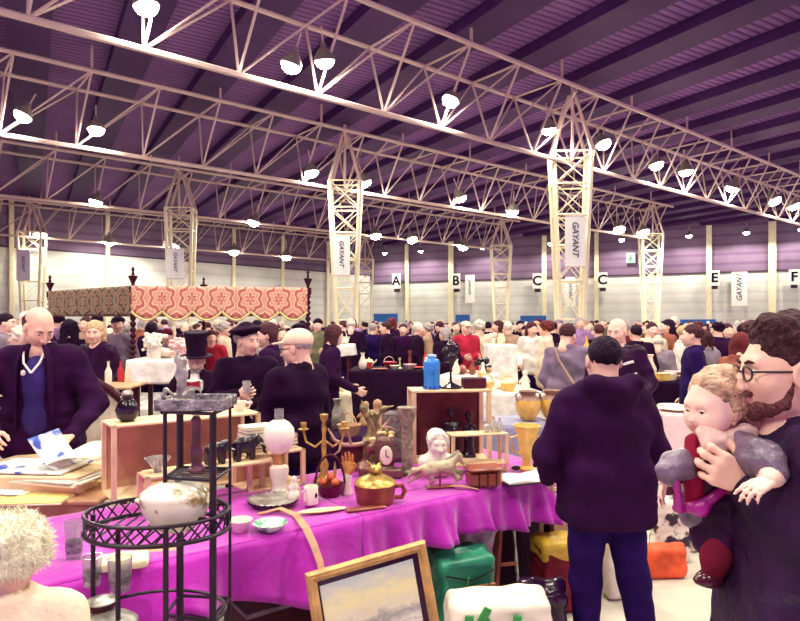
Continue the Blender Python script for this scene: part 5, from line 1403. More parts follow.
# yellow flower vase, amphoras
t = thing('flared_vase', 'tall amber vase with ruffled yellow rim near the hooded man', 'vase', onT(527, 470))
MB().lathe([(.045, 0), (.05, .012), (.03, .03), (.028, .06), (.045, .12), (.055, .18), (.062, .22), (.085, .275), (.080, .277), (.055, .225), (.04, .18)], n=36, wav=(7, .10)).build('vase_body', yellowg, t)
for sx in (-1, 1): MB().tube([(sx * .055, 0, .21), (sx * .10, 0, .20), (sx * .085, 0, .12), (sx * .04, 0, .10)], .007, 8).build('handle', yellowg, t)
t = thing('lilac_bowl', 'round lilac glass bowl behind the open album', 'bowl', onT(546, 463))
MB().lathe([(.03, 0), (.055, .03), (.062, .065), (.05, .09), (.03, .10), (.025, .10)], n=24).build('bowl_wall', mat('lilac glass', (222, 150, 226), .2, noise=.1, coat=.3), t)
one(MB().lathe([(.02, 0), (.022, .01), (.012, .04), (.02, .08), (.014, .11), (0, .125)], n=14), 'ebony_pawn', jet, 'small dark turned ornament between amber vase and lilac bowl', 'ornament', onT(536, 467))
one(MB().box((0, 0, .012), (.03, .02, .012), bev=.005), 'domino_box', china, 'tiny white box before the amber vase', 'box', onT(537, 472), .3)
one(MB().ell((0, 0, .014), (.03, .022, .014), n=14), 'black_trinket', jet, 'shiny black trinket left of the album', 'trinket', onT(516, 470))
one(MB().ell((0, 0, .012), (.02, .022, .012), n=12), 'leopard_shell', mat('spotted shell', (232, 212, 170), .3, col2=(40, 16, 30), nscale=60, thr=(.45, .5)), 'spotted sea shell beside the black trinket', 'shell', onT(504, 471))
t = thing('white_plate', 'white oval plate lying under the low rack', 'plate', onT(475, 468)+Vector((0.02,.12,0)))
MB().lathe([(.04, 0), (.07, .006), (.085, .014), (.08, .014), (.05, .006), (0, .005)], n=24).build('plate_disc', china, t)
# ---- near iron plant stand (étagère)
SY = 2.0
st = thing('plant_stand', 'black wrought iron tiered plant stand standing before the magenta cloth', 'plant stand', (P(176, 400, SY).x, SY, 0), 0)
sx0 = st.location.x
def SP(px, py, Y): v = P(px, py, Y); return Vector((v.x - sx0, v.y - SY, v.z))
zt = SP(0, 411, SY).z; zr = SP(0, 528, SY).z; zb = SP(0, 612, SY).z
for px_, Y_, r_ in ((165, SY - .02, .0065), (213, SY - .06, .011), (230, SY + .10, .005), (180, SY + .12, .012)):
    x = SP(px_, 400, Y_).x
    MB().bar((x, Y_ - SY, 0), (x, Y_ - SY, zt), r_, n=8).build('leg', iron, st)
q = [(SP(165, 0, SY - .02).x, -.02), (SP(213, 0, SY - .06).x, -.06), (SP(230, 0, SY + .1).x, .10), (SP(180, 0, SY + .12).x, .12)]
for z, nm in ((zt, 'top_frame'), (SP(0, 476, SY).z, 'middle_frame'), (zb, 'bottom_frame'), (zr + .045, 'gallery_frame')):
    mb = MB()
    for a in range(4): mb.bar((*q[a], z), (*q[(a + 1) % 4], z), .006, n=6)
    if nm == 'middle_frame':
        for k in range(1, 6): f = k / 6; mb.bar((q[0][0] + (q[3][0] - q[0][0]) * f, q[0][1] + (q[3][1] - q[0][1]) * f, z), (q[1][0] + (q[2][0] - q[1][0]) * f, q[1][1] + (q[2][1] - q[1][1]) * f, z), .003, n=5)
    mb.build(nm, iron, st)
# round basket tier
cx = SP(158, 0, SY).x; R_ = .225; Ry = .17
ring = lambda z, k=1.0: [(cx + R_ * k * math.cos(a), Ry * k * math.sin(a), z) for a in [i * 2 * PI / 40 for i in range(41)]]
mb = MB(); mb.tube(ring(zr), .0075, 8, caps=False).tube(ring(zr + .055), .006, 8, caps=False); mb.build('basket_ring', iron, st)
for k in range(28):
    a = k * 2 * PI / 28; a2 = (k + 1) * 2 * PI / 28
    mb = MB(); mb.bar((cx + R_ * math.cos(a), Ry * math.sin(a), zr), (cx + R_ * math.cos(a2), Ry * math.sin(a2), zr + .055), .003, n=5).bar((cx + R_ * math.cos(a2), Ry * math.sin(a2), zr), (cx + R_ * math.cos(a), Ry * math.sin(a), zr + .055), .003, n=5); mb.build('gallery_lattice', iron, st)
mb = MB()
for k in range(-5, 6):
    f = k / 6; w = math.sqrt(1 - f * f); mb.bar((cx + R_ * f, -Ry * w, zr), (cx + R_ * f, Ry * w, zr), .0035, n=5)
mb.build('basket_wires', iron, st)
for px_, yy in ((93, -.02), (118, -.12), (166, -.165)):
    x = SP(px_, 0, SY + yy).x; MB().bar((x, yy, 0), (x, yy, zr + .05), .0075, n=8).build('leg', iron, st)
mb = MB(); mb.tube([(cx + R_ * .95 * math.cos(a), Ry * .95 * math.sin(a), zb - .0) for a in [i * 2 * PI / 32 for i in range(33)]], .006, 6, caps=False).build('bottom_ring', iron, st)
# glass tray on top
tp = thing('glass_tray', 'cut glass rectangular tray resting on the top tier', 'tray', (st.location.x + (q[0][0] + q[1][0] + q[2][0] + q[3][0]) / 4, SY + .035, zt + .0065))
MB().box((0, 0, .003), (.105, .085, .003)).build('tray_base', glass, tp, smooth=False)
gl2 = mat('cut grey glass', (176, 166, 178), .15, noise=.4, nscale=40, trans=.4, bump=.8, bscale=60)
MB().box((0, -.085, .018), (.108, .005, .018), bev=.003).box((0, .085, .018), (.108, .005, .018), bev=.003).box((-.105, 0, .018), (.005, .085, .018), bev=.003).box((.105, 0, .018), (.005, .085, .018), bev=.003).build('tray_rim', gl2, tp)
s = SDF(.012)
s.ell((0, 0, .012), (.045, .032, .014)); s.cap((0, 0, .02), (.004, 0, .085), .017, .013); s.ell((.004, 0, .105), (.022, .016, .026)); s.ell((.008, 0, .145), (.013, .014, .016)); s.chain([(.0, 0, .12), (-.014, 0, .15), (-.01, 0, .18)], [.008, .006, .004]); s.chain([(-.01, -.01, .03), (-.045, -.01, .055), (-.055, -.01, .035), (-.03, -.01, .015)], [.005, .005, .005, .005]); s.chain([(.01, -.01, .03), (.04, -.01, .05), (.045, -.01, .02)], [.006, .006, .005])
soft(s, .0035, 'silver_statuette', silver, 'small tarnished silver statuette on the glass tray', 'statuette', Vector(tp.location) + Vector((-.05, -.01, .0065)), 0, wr=.0015, wsc=160)
# tarnished statue on mid tier
s = SDF(.012); s.lathe = None
s.ell((0, 0, .008), (.03, .03, .010)); s.cap((0, 0, .015), (0, 0, .17), .014, .016); s.ell((0, 0, .06), (.022, .02, .03)); s.cap((.0, 0, .04), (.03, -.01, .015), .006, .004)
soft(s, .0035, 'bronze_candlestick', mat('dull bronze', (110, 64, 82), .4, .4, noise=.2), 'dull bronze candlestick on the middle tier of the stand', 'candlestick', (SP(192, 0, SY).x + sx0, SY + .04, SP(0, 476, SY).z + .004), 0)
# tureen
tu = thing('soup_tureen', 'round white china soup tureen with fruit pattern lid in the basket tier', 'tureen', (P(178, 0, SY).x, SY - .02, zr + .0045))
tur = mat('painted china', (244, 238, 220), .22, col2=(158, 130, 84), nscale=13, thr=(.36, .44), coat=.5)
MB().lathe([(.05, 0), (.055, .004), (.075, .02), (.10, .06), (.108, .095), (.108, .11), (.10, .11), (.07, .02), (0, .01)], n=40).build('tureen_bowl', tur, tu)
tl = MB().lathe([(.110, .110), (.108, .118), (.085, .135), (.05, .146), (.02, .150), (0, .151)], n=40).build('lid', tur, tu)
MB().ell((.008, 0, .158), (.014, .012, .010), n=12).build('knob', mat('grey knob', (150, 140, 130), .4), tl)
for sx in (-1, 1): MB().tube([(sx * .104, -.02, .09), (sx * .122, -.01, .092), (sx * .122, .01, .092), (sx * .104, .02, .09)], .006, 8).build('handle', china, tu)

# ---- glasses & bits on the lower left of the magenta cloth
def tumbler(label, loc, h=.10, r=.03):
    t = thing('glass_tumbler', label, 'glass', loc, 0, 'glassware at the left end of the magenta cloth')
    MB().lathe([(r * .8, 0), (r, h), (r * .92, h), (r * .72, .006), (0, .006)], n=20).build('glass_wall', glass, t)
    MB().lathe([(r * .83, h * .2), (r * .92, h * .5), (r * .9, h * .5), (r * .81, h * .2)], n=20).build('etched_band', gl2, t)
tumbler('tall glass tumbler left of the iron stand legs', G(74, 560, TZ), .15, .035); tumbler('short glass tumbler in front of the tall one', G(92, 585, TZ), .10, .034); tumbler('wide glass tumbler between the stand legs', G(120, 590, TZ), .11, .04)
t = thing('dark_bowl', 'dark red bowl with silver rim between stand legs', 'bowl', G(92, 612, TZ) + Vector((.03, .0, 0)))
MB().lathe([(.02, 0), (.035, .01), (.045, .035), (.04, .035), (.02, .01)], n=22).build('bowl_wall', wood_d, t); MB().lathe([(.0445, .033), (.047, .037), (.042, .038)], n=22).build('rim', silver, t)
t = thing('cream_cushion', 'folded cream embroidered napkin behind the stand legs', 'napkin', G(125, 566, TZ), .4)
s = SDF(.015); s.box((0, 0, .02), (.085, .06, .018), .014); sdf_build('folded_cloth', (s, .006), mat('embroidered cream', (244, 232, 190), .8, col2=(170, 160, 90), nscale=14, thr=(.28, .33)), t, wr=.004, wsc=50)
t = thing('grey_lid', 'pale grey domed lid at the bottom edge of the stand', 'dish', (P(118, 0, 1.98).x, 1.9, zb + .006), 0)  # a loose domed lid rather than a dish
MB().lathe([(.09, 0), (.092, .006), (.07, .022), (.03, .032), (0, .034)], n=28).build('dome', silver, t)

# ---- framed painting leaning at the table front
FW, FH = .535, .80
fr = thing('framed_painting', 'gilt framed seascape painting leaning tilted against the magenta table', 'painting', (0, 0, 0))
TL = P(305, 574, 2.42); TR = P(424, 540, 2.62)
xa = (TR - TL).normalized(); FW = (TR - TL).length
up = Vector((0, .18, 1)); za = (up - xa * up.dot(xa)).normalized(); ya = za.cross(xa).normalized()
low = TL.z / za.z  # length so that the lower left corner meets the floor
FH = min(TL.z / za.z, 2) - .006
M4 = Matrix((xa, ya, za)).transposed().to_4x4(); M4.translation = TL - za * FH
fr.matrix_basis = M4
gm = mat('worn gilt frame', (212, 164, 104), .45, .25, noise=.22, nscale=14, bump=.3)
for k, (a, b) in enumerate((((0, 0), (FW, 0)), ((FW, 0), (FW, FH)), ((FW, FH), (0, FH)), ((0, FH), (0, 0)))):
    a = Vector((a[0], 0, a[1])); b = Vector((b[0], 0, b[1])); d = (b - a).normalized(); n = Vector((0, -1, 0)).cross(d) * -1
    c = Vector((FW / 2, 0, FH / 2)); inn = (c - (a + b) / 2); inn -= d * inn.dot(d); inn.normalize()
    prof = [(0, .012), (0, -.012), (.008, -.022), (.016, -.018), (.024, -.020), (.034, -.008), (.040, -.006), (.040, .012)]
    vs = []
    for (w, y) in prof: vs.append(a + inn * w + d * w + Vector((0, y, 0)))
    for (w, y) in prof: vs.append(b + inn * w - d * w + Vector((0, y, 0)))
    m_ = len(prof); fs = [(i, (i + 1) % m_, m_ + (i + 1) % m_, m_ + i) for i in range(m_)]
    MB().add(vs, fs).build('frame_rail', gm, fr)
MB().box((FW / 2, .004, FH / 2), (FW / 2 - .035, .003, FH / 2 - .035)).build('dark_mount', mat('dark glazed mount', (50, 16, 50), .2, noise=.1), fr, smooth=False)
def painting_mat():
    m = bpy.data.materials.new('seascape paint'); m.use_nodes = True; nt = m.node_tree; b = nt.nodes['Principled BSDF']; b.inputs['Roughness'].default_value = .35
    tc = nt.nodes.new('ShaderNodeTexCoord'); sp = nt.nodes.new('ShaderNodeSeparateXYZ'); nt.links.new(tc.outputs['Generated'], sp.inputs[0])
    n = nt.nodes.new('ShaderNodeTexNoise'); n.inputs['Scale'].default_value = 5; n.inputs['Detail'].default_value = 6; n.inputs['Distortion'].default_value = .6
    mp = nt.nodes.new('ShaderNodeMapping'); mp.inputs['Rotation'].default_value = (0, .5, 0); mp.inputs['Scale'].default_value = (1, 1, 3.0); nt.links.new(tc.outputs['Generated'], mp.inputs[0]); nt.links.new(mp.outputs[0], n.inputs['Vector'])
    mu = nt.nodes.new('ShaderNodeMath'); mu.operation = 'MULTIPLY_ADD'; mu.inputs[1].default_value = .22; nt.links.new(n.outputs['Fac'], mu.inputs[0]); nt.links.new(sp.outputs['Z'], mu.inputs[2])
    r = nt.nodes.new('ShaderNodeValToRGB'); e = r.color_ramp.elements
    stops = [(.40, (90, 76, 100)), (.58, (150, 140, 150)), (.64, (236, 230, 214)), (.70, (164, 162, 158)), (.75, (232, 224, 196)), (.86, (244, 234, 180)), (1.0, (198, 206, 206))]
    e[0].position = stops[0][0]; e[0].color = (*s2l(stops[0][1]), 1); e[1].position = stops[-1][0]; e[1].color = (*s2l(stops[-1][1]), 1)
    for p_, c_ in stops[1:-1]: x = e.new(p_); x.color = (*s2l(c_), 1)
    sb = nt.nodes.new('ShaderNodeMath'); sb.operation = 'SUBTRACT'; sb.inputs[1].default_value = .10; nt.links.new(mu.outputs[0], sb.inputs[0]); nt.links.new(sb.outputs[0], r.inputs[0]); nt.links.new(r.outputs[0], b.inputs['Base Color']); return m
MB().box(((FW - .018) / 2 , -.001, FH / 2 - .0), (FW / 2 - .058, .003, FH / 2 - .060)).build('canvas', painting_mat(), fr, smooth=False)

# ---- bags
def bag(name, label, loc, w, d, h, m, rz=0, crumple=.012, taper=.9, handles=None, seed=0, open_top=True, cat='bag'):
    t = thing(name, label, cat, loc, rz, 'bags and boxes under the stall')
    s = SDF(.03); s.box((0, 0, h * .5), (w / 2, d / 2, h / 2), .035)
    s.cap((-w * .4, 0, h * .99), (w * .42, 0, h * 1.0), .02, .03)
    if open_top: s.ell((0, 0, h * 1.04), (w * .36, d * .25, h * .10), op=-1)
    s.box((0, 0, -.06), (w, d, .06), .0, k=.004, op=-1)
    b = sdf_build('bag_body', (s, .010), m, t, wr=crumple, wsc=26, seed=seed)
    if handles:
        for sy in (-1, 1): MB().tube([(-w * .18, sy * d * .3, h * .95), (-w * .15, sy * d * .32, h * 1.12), (w * .12, sy * d * .32, h * 1.14), (w * .18, sy * d * .3, h * .95)], .007, 6, flat=.5).build('handle', handles, t)
    return t
gb = bag('shopping_bag', 'green shopping bag with a taped side under the table', (P(459, 0, 3.25).x, 3.25, 0), .30, .26, .50, mat('emerald plastic', (52, 150, 118), .35, noise=.2, nscale=6, bump=.4, bscale=12), .35, .008, seed=1, open_top=False)
MB().box((.05, -.137, .30), (.09, .004, .07), bev=.003).build('orange_label', mat('orange print', (214, 150, 90), .5, noise=.2), gb); MB().ell((-.10, -.137, .33), (.03, .004, .045), n=12).build('violet_print', mat('violet print', (70, 40, 150), .5), gb)
MB().tube([(-.14, -.14, .44), (.0, -.148, .40), (.14, -.14, .44)], .004, 5).tube([(.10, -.145, .41), (.10, -.145, .1)], .004, 5).build('black_tape', jet, gb)
MB().tube([(-.06, -.142, .22), (-.03, -.148, .34), (-.015, -.145, .42)], .008, 6, flat=.4).build('green_strap', mat('leaf green', (80, 180, 90), .5), gb)
bag('plastic_bag', 'crumpled clear white plastic bag poking out above the green bag', (P(477, 0, 3.5).x, 3.62, 0), .20, .16, .54, mat('milky plastic', (222, 190, 212), .25, noise=.2, nscale=9, bump=.8, bscale=16), .1, .02, seed=2)
wb_ = bag('paper_bag', 'large white bag printed with green shapes and a blue ball', (P(498, 0, 2.66).x, 2.66, 0), .43, .22, .535, mat('cream paper bag', (238, 228, 210), .55, noise=.06, nscale=4, bump=.3, bscale=8), .12, .010, seed=3, open_top=False)
lg = mat('leaf green print', (72, 160, 84), .5, noise=.15); bl = mat('blue ball print', (70, 100, 190), .5, noise=.15)
for x, z, a in ((-.07, .43, -.4), (.045, .46, .2), (-.155, .47, .1), (-.09, .50, .5)):
    R = roty(a); mb = MB(); mb.box((x, -.117, z), (.018, .004, .034), R=R, bev=.003).box((x + .006, -.117, z - .04), (.006, .004, .03), R=R, bev=.002); mb.build('green_print', lg, wb_)
MB().ell((.085, -.119, .395), (.042, .004, .042), n=20).build('blue_print', bl, wb_)
bag('black_sack', 'black bin bag slumped beside the white printed bag', (P(541, 0, 2.98).x, 2.98, 0), .22, .22, .44, mat('black plastic', (42, 12, 46), .22, noise=.2, bump=.5, bscale=12), -.1, .016, seed=4, open_top=False)
yb = bag('yellow_bag', 'yellow topped red bag under the right end of table', (P(560, 0, 3.7).x, 3.7, 0), .30, .20, .40, mat('red bag fabric', (128, 32, 52), .5, noise=.2), .2, .010, seed=5, open_top=False)
s = SDF(.02); s.box((0, 0, .365), (.158, .108, .06), .03); sdf_build('yellow_top', (s, .01), mat('yellow plastic', (236, 190, 60), .4, noise=.2, nscale=7), yb, wr=.006)
one(MB().box((0, 0, .21), (.13, .11, .21), bev=.01), 'cardboard_box', wood_m, 'tan cardboard box under the table behind the yellow bag', 'box', (P(552, 0, 4.35).x, 4.35, 0), .3)
wb2 = bag('paper_bag', 'white paper bag with pale blue print seen between the man\'s legs', (P(622, 0, 3.85).x, 3.85, 0), .24, .14, .40, mat('white carrier paper', (240, 234, 216), .6, noise=.05), .1, .006, seed=6)
MB().ell((-.02, -.078, .24), (.05, .003, .05), n=16).build('blue_print', mat('pale blue print', (150, 176, 206), .6, noise=.2), wb2)
ob = bag('carrier_bag', 'orange carrier bag on the floor left of the father', (P(664, 0, 4.15).x, 4.15, 0), .28, .14, .20, mat('orange plastic', (232, 96, 60), .4, noise=.2, nscale=8), .05, .010, seed=7, open_top=False)
pb = bag('printed_bag', 'black and white printed bag behind the orange bag', (P(671, 0, 4.4).x, 4.42, 0), .26, .12, .46, mat('zebra print', (226, 220, 206), .4, col2=(40, 16, 44), nscale=9, thr=(.44, .5)), .0, .010, seed=8)
bag('pale_sack', 'pale striped sack at right of the printed bag', (P(697, 0, 4.5).x, 4.62, 0), .12, .12, .46, mat('pale sacking', (206, 190, 170), .7, noise=.2), .0, .008, seed=9)
t = thing('suitcase', 'added dark suitcase filling the shade under the right end of the table', 'suitcase', (.66, 4.0, 0), .5, 'bags and boxes under the stall')  # added dark case standing in for shade under the table
MB().box((0, 0, .29), (.26, .09, .28), bev=.03).build('suitcase_body', mat('dark suitcase', (52, 14, 50), .5, noise=.15), t); MB().tube([(-.07, 0, .57), (-.06, 0, .61), (.06, 0, .61), (.07, 0, .57)], .01, 6).build('handle', jet, t)
t = thing('folded_trestle', 'brown wooden folding trestle leaning beside the white printed bag', 'trestle', (P(498, 0, 3.55).x, 3.55, 0), .1)
MB().bar((-.03, 0, 0), (.03, .05, .70), .026, n=4).build('leg', wood_r, t); MB().bar((.14, .02, 0), (.09, .05, .70), .010, n=6).build('metal_leg', silver, t); MB().bar((-.01, .02, .30), (.12, .035, .30), .012, n=6).build('crossbar', wood_r, t)
# grey box under table left of the painting
t = thing('storage_crate', 'dark crate under the magenta cloth left of the painting', 'crate', (-.60, 3.05, 0), ANG)
MB().box((0, 0, .18), (.22, .15, .18), bev=.01).build('crate_body', wood_d, t); MB().box((0, 0, .37), (.23, .16, .012), bev=.004).build('lid', greyc, t)

# ---- left stall with prints
PT = .80
pt = table(1.75, .80, PT, (-3.27, 3.12, 0), -.0, 'tan wooden table of the print stall with dark turned legs', turned=True, apron=.12, m=wood_m)
for k, (px_, py_, w, d, c, a, lb) in enumerate(((28, 492, .44, .30, (238, 206, 130), .15, 'yellowed print sheet at the near left corner of print table'), (20, 470, .40, .28, (240, 228, 206), .05, 'cream print stack beside the furry hat'), (60, 484, .40, .26, (206, 206, 196), -.2, 'pale grey landscape print near the table edge'),
     (88, 476, .34, .22, (250, 226, 120), .25, 'bright yellow print at right of print table'), (45, 458, .42, .3, (226, 190, 160), -.1, 'pinkish folder of prints under the trader\'s hands'), (95, 463, .22, .18, (250, 246, 236), .1, 'small white print beside the shelf post'), (8, 486, .3, .24, (250, 250, 244), -.1, 'white print at the left edge of the print table'))):
    p = G(px_, py_, PT + .03); n = 2 + (k * 3) % 4
    for j in range(n):
        hh = .006
        m_ = mat('print paper %d' % k, c, .7, noise=.14, nscale=9) if j == n - 1 else paper
        one(MB().box((0, 0, hh / 2), (w / 2, d / 2, hh / 2 - .0004)), 'art_print', m_, lb if j == n - 1 else '%s print below the %s' % (['lowest', 'second lowest', 'third lowest', 'fourth lowest'][j], ' '.join(lb.split()[:9])), 'print', (p.x + .006 * j * (-1) ** j, p.y, PT + .001 + k * .0 + j * hh + (.026 * (k % 3))), a + .05 * ((j * 7) % 3 - 1), 'prints piled on the print table')
p = G(66, 458, .9); p.y += .12
t = thing('print_folder', 'open magazine with blue pictures held by the bald trader', 'magazine', (p.x, p.y - .35, .905), -.1)
bp_ = mat('blue picture print', (236, 236, 232), .4, col2=(50, 80, 180), nscale=7, thr=(.40, .47))
MB().box((-.04, .0, .0), (.24, .15, .004), R=rotx(.02)).build('lower_page', bp_, t, smooth=False)
mb = MB(); vs = []
for i in range(9): a = i / 8; x = -.12 + a * .03 + .15 * a * a; zz = .20 * math.sin(a * PI * .62) * (1 - a * .9) + .008; vs += [(-.02 + .16 * a, -.10, .16 * (1 - a) ** 1.5 + .008), (.0 + .16 * a, .13, .18 * (1 - a) ** 1.5 + .008)]
mb.add(vs, [(2 * i, 2 * i + 2, 2 * i + 3, 2 * i + 1) for i in range(8)]); o = mb.build('turned_page', bp_, t); o.modifiers.new('t', 'SOLIDIFY').thickness = .002
mb = MB(); vs = []
for i in range(9): a = i / 8; vs += [(.05 + .30 * a, -.11 + .05 * a, .02 + .05 * math.sin(a * PI * .8)), (.06 + .30 * a, .16 - .04 * a, .05 + .07 * math.sin(a * PI * .8))]
mb.add(vs, [(2 * i, 2 * i + 2, 2 * i + 3, 2 * i + 1) for i in range(8)]); o = mb.build('lifted_page', mat('cream white page', (244, 242, 218), .5, noise=.06), t); o.modifiers.new('t', 'SOLIDIFY').thickness = .002
one(MB().box((0, 0, .045), (.30, .20, .045), bev=.004), 'print_box', wood_l, 'pale box of prints under the open magazine', 'box', (p.x + .0, p.y - .33, PT + .001 + .0), -.05)

# ---- four poster bed
def beads(h, r0=.035):
    pr = [(.055, 0), (.055, .08), (.03, .1)]; z = .1
    while z < h - .12:
        pr += [(r0 * .45, z), (r0 * .95, z + .022), (r0 * 1.05, z + .035), (r0 * .95, z + .048), (r0 * .45, z + .07)]; z += .07
    pr += [(.03, h - .1), (.045, h - .08), (.045, h)]
    return pr
bed_m = mat('dark carved oak', (66, 22, 40), .4, noise=.2, nscale=14)
FL = Vector((P(133, 0, 7.55).x, 7.55, 0)); FR = Vector((P(308, 0, 8.0).x, 8.0, 0)); BL = Vector((P(50, 0, 8.9).x, 8.9, 0)); BR = FR + (BL - FL)
ZC = 2.12
bed = thing('four_poster_bed', 'dark carved four poster bed with brocade canopy valance', 'bed', FL)
for c_ in (FL, FR, BL, BR):
    lp = c_ - FL
    MB().lathe(beads(ZC + .02), lp, n=14).build('post', bed_m, bed)
    MB().lathe([(.02, ZC + .02), (.02, ZC + .05), (.05, ZC + .12), (.06, ZC + .14), (.02, ZC + .15), (.012, ZC + .2), (.022, ZC + .22), (.004, ZC + .26)], lp, n=14).build('finial', bed_m, bed)
def brocade(name, c1, c2, c3, per, zoff=0.0):
    m = mat(name, c1, .75, noise=.06, sheen=.2); nt = m.node_tree; b = nt.nodes['Principled BSDF']
    tc = nt.nodes.new('ShaderNodeTexCoord'); sp = nt.nodes.new('ShaderNodeSeparateXYZ'); nt.links.new(tc.outputs['Object'], sp.inputs[0])
    def M(op, a, b_=None, c=None):
        n = nt.nodes.new('ShaderNodeMath'); n.operation = op
        for i, v in enumerate((a, b_, c)):
            if v is None: continue
            if isinstance(v, (int, float)): n.inputs[i].default_value = v
            else: nt.links.new(v, n.inputs[i])
        return n.outputs[0]
    x = M('PINGPONG', sp.outputs['X'], per / 2); x = M('SUBTRACT', per / 2, x) if False else x
    z = M('SUBTRACT', sp.outputs['Z'], zoff)
    r = M('SQRT', M('ADD', M('MULTIPLY', x, x), M('MULTIPLY', M('MULTIPLY', z, z), .55)))
    an = M('ARCTAN2', z, M('ADD', x, .0001)); pet = M('MULTIPLY', M('COSINE', M('MULTIPLY', an, 6)), .018)
    w = M('SINE', M('MULTIPLY', M('ADD', r, pet), 62.0 * .35 / per)); w2 = M('MULTIPLY_ADD', w, .5, .5)
    nz = nt.nodes.new('ShaderNodeTexNoise'); nz.inputs['Scale'].default_value = 28; nt.links.new(tc.outputs['Object'], nz.inputs['Vector'])
    w3 = M('ADD', w2, M('MULTIPLY', M('SUBTRACT', nz.outputs['Fac'], .5), .7))
    rp = nt.nodes.new('ShaderNodeValToRGB'); e = rp.color_ramp.elements; e[0].position = .25; e[0].color = (*s2l(c1), 1); e[1].position = .75; e[1].color = (*s2l(c3), 1)
    q_ = e.new(.5); q_.color = (*s2l(c2), 1); nt.links.new(w3, rp.inputs[0]); nt.links.new(rp.outputs[0], b.inputs['Base Color']); return m
def valance(p0, p1, m, drop, scal, label_name, n=90):
    d = (p1 - p0); L = d.length; a = math.atan2(d.y, d.x); mb = MB(); vs = []; rows_ = 8
    for i in range(n + 1):
        x = L * i / n; dr = drop + (scal * abs(math.sin(PI * x / (L / 6))) if scal else 0)
        for j in range(rows_ + 1): v = j / rows_; vs.append((x, .012 * math.sin(x * 22) * v, .02 - dr * v))
    fs = [(i * (rows_ + 1) + j, i * (rows_ + 1) + j + 1, (i + 1) * (rows_ + 1) + j + 1, (i + 1) * (rows_ + 1) + j) for i in range(n) for j in range(rows_)]
    mb.add(vs, fs); o = mb.build(label_name, m, bed, (p0 - FL) + Vector((0, 0, ZC)), (0, 0, a)); o.modifiers.new('t', 'SOLIDIFY').thickness = .01
    if scal:
        f = MB()
        for i in range(n): 
            x0, x1 = L * i / n, L * (i + 1) / n
            f.bar((x0, -.008, .0 - drop - scal * abs(math.sin(PI * x0 / (L / 6)))), (x1, -.008, .0 - drop - scal * abs(math.sin(PI * x1 / (L / 6)))), .016, n=5, caps=False)
        f.build('fringe', mat('gold fringe', (226, 204, 140), .8, noise=.2, nscale=60), o)
    return o
off = Vector((0, -.05, 0))
valance(FL + off, FR + off, brocade('red cream brocade', (204, 148, 124), (240, 218, 176), (184, 96, 90), .35, -.13), .29, .11, 'front_valance')
valance(BL + off, FL + off, brocade('green tapestry', (84, 62, 56), (176, 156, 106), (128, 86, 70), .34, -.15), .36, 0, 'side_valance')
valance(BR, FR, MATS['green tapestry'], .36, 0, 'side_valance'); valance(BL, BR, MATS['green tapestry'], .36, 0, 'back_valance')
mb = MB(); mb.add([FL - FL + Vector((0, 0, ZC)), FR - FL + Vector((0, 0, ZC)), BR - FL + Vector((0, 0, ZC)), BL - FL + Vector((0, 0, ZC))], [(0, 1, 2, 3)])
o = mb.build('canopy_cloth', plum, bed); o.modifiers.new('t', 'SOLIDIFY').thickness = .02
for a_, b_ in ((FL, FR), (BL, BR), (FL, BL), (FR, BR)): MB().bar(a_ - FL + Vector((0, 0, .45)), b_ - FL + Vector((0, 0, .45)), .05, n=8).build('side_rail', bed_m, bed)
mc = (FL + BR) / 2 - FL; e1 = (FR - FL).normalized(); a1 = math.atan2(e1.y, e1.x)
MB().box(mc + Vector((0, 0, .56)), ((FR - FL).length / 2 - .1, (BL - FL).length / 2 - .35, .11), R=rotz(a1), bev=.05).build('mattress', whitec, bed)
# cream panel with curved dark rail between trader and shelf (end of a daybed)
t = thing('daybed_end', 'cream upholstered daybed end with sloping dark wooden rail', 'daybed', (P(108, 0, 4.9).x, 4.9, 0), -.1)
def zz_(py, Y=4.9): return EYE - (py - HY) / F * Y
x0, x1 = -.20, .20
MB().tube([(x0, 0, zz_(376)), (x0 + .08, 0, zz_(381)), (.02, 0, zz_(390)), (.12, 0, zz_(400)), (x1, 0, zz_(408)), (x1 + .02, 0, zz_(425))], .035, 10).build('rail', bed_m, t)
mb = MB(); tp_ = [(x0, zz_(378)), (.02, zz_(392)), (.12, zz_(402)), (x1 - .01, zz_(412))]
vs = [(x, -.0, z) for x, z in tp_] + [(x, -.0, .35) for x, z in tp_] + [(x, .05, z) for x, z in tp_] + [(x, .05, .35) for x, z in tp_]
mb.add(vs, [(i, i + 4, i + 5, i + 1) for i in range(3)] + [(i + 8, i + 9, i + 13, i + 12) for i in range(3)] + [(i, i + 1, i + 9, i + 8) for i in range(3)]); mb.build('upholstered_panel', creamc, t)
for x in (x0 - .02, x1 + .02): MB().bar((x, .02, 0), (x, .02, zz_(376) if x < 0 else zz_(425)), .03, n=8).build('leg', bed_m, t)

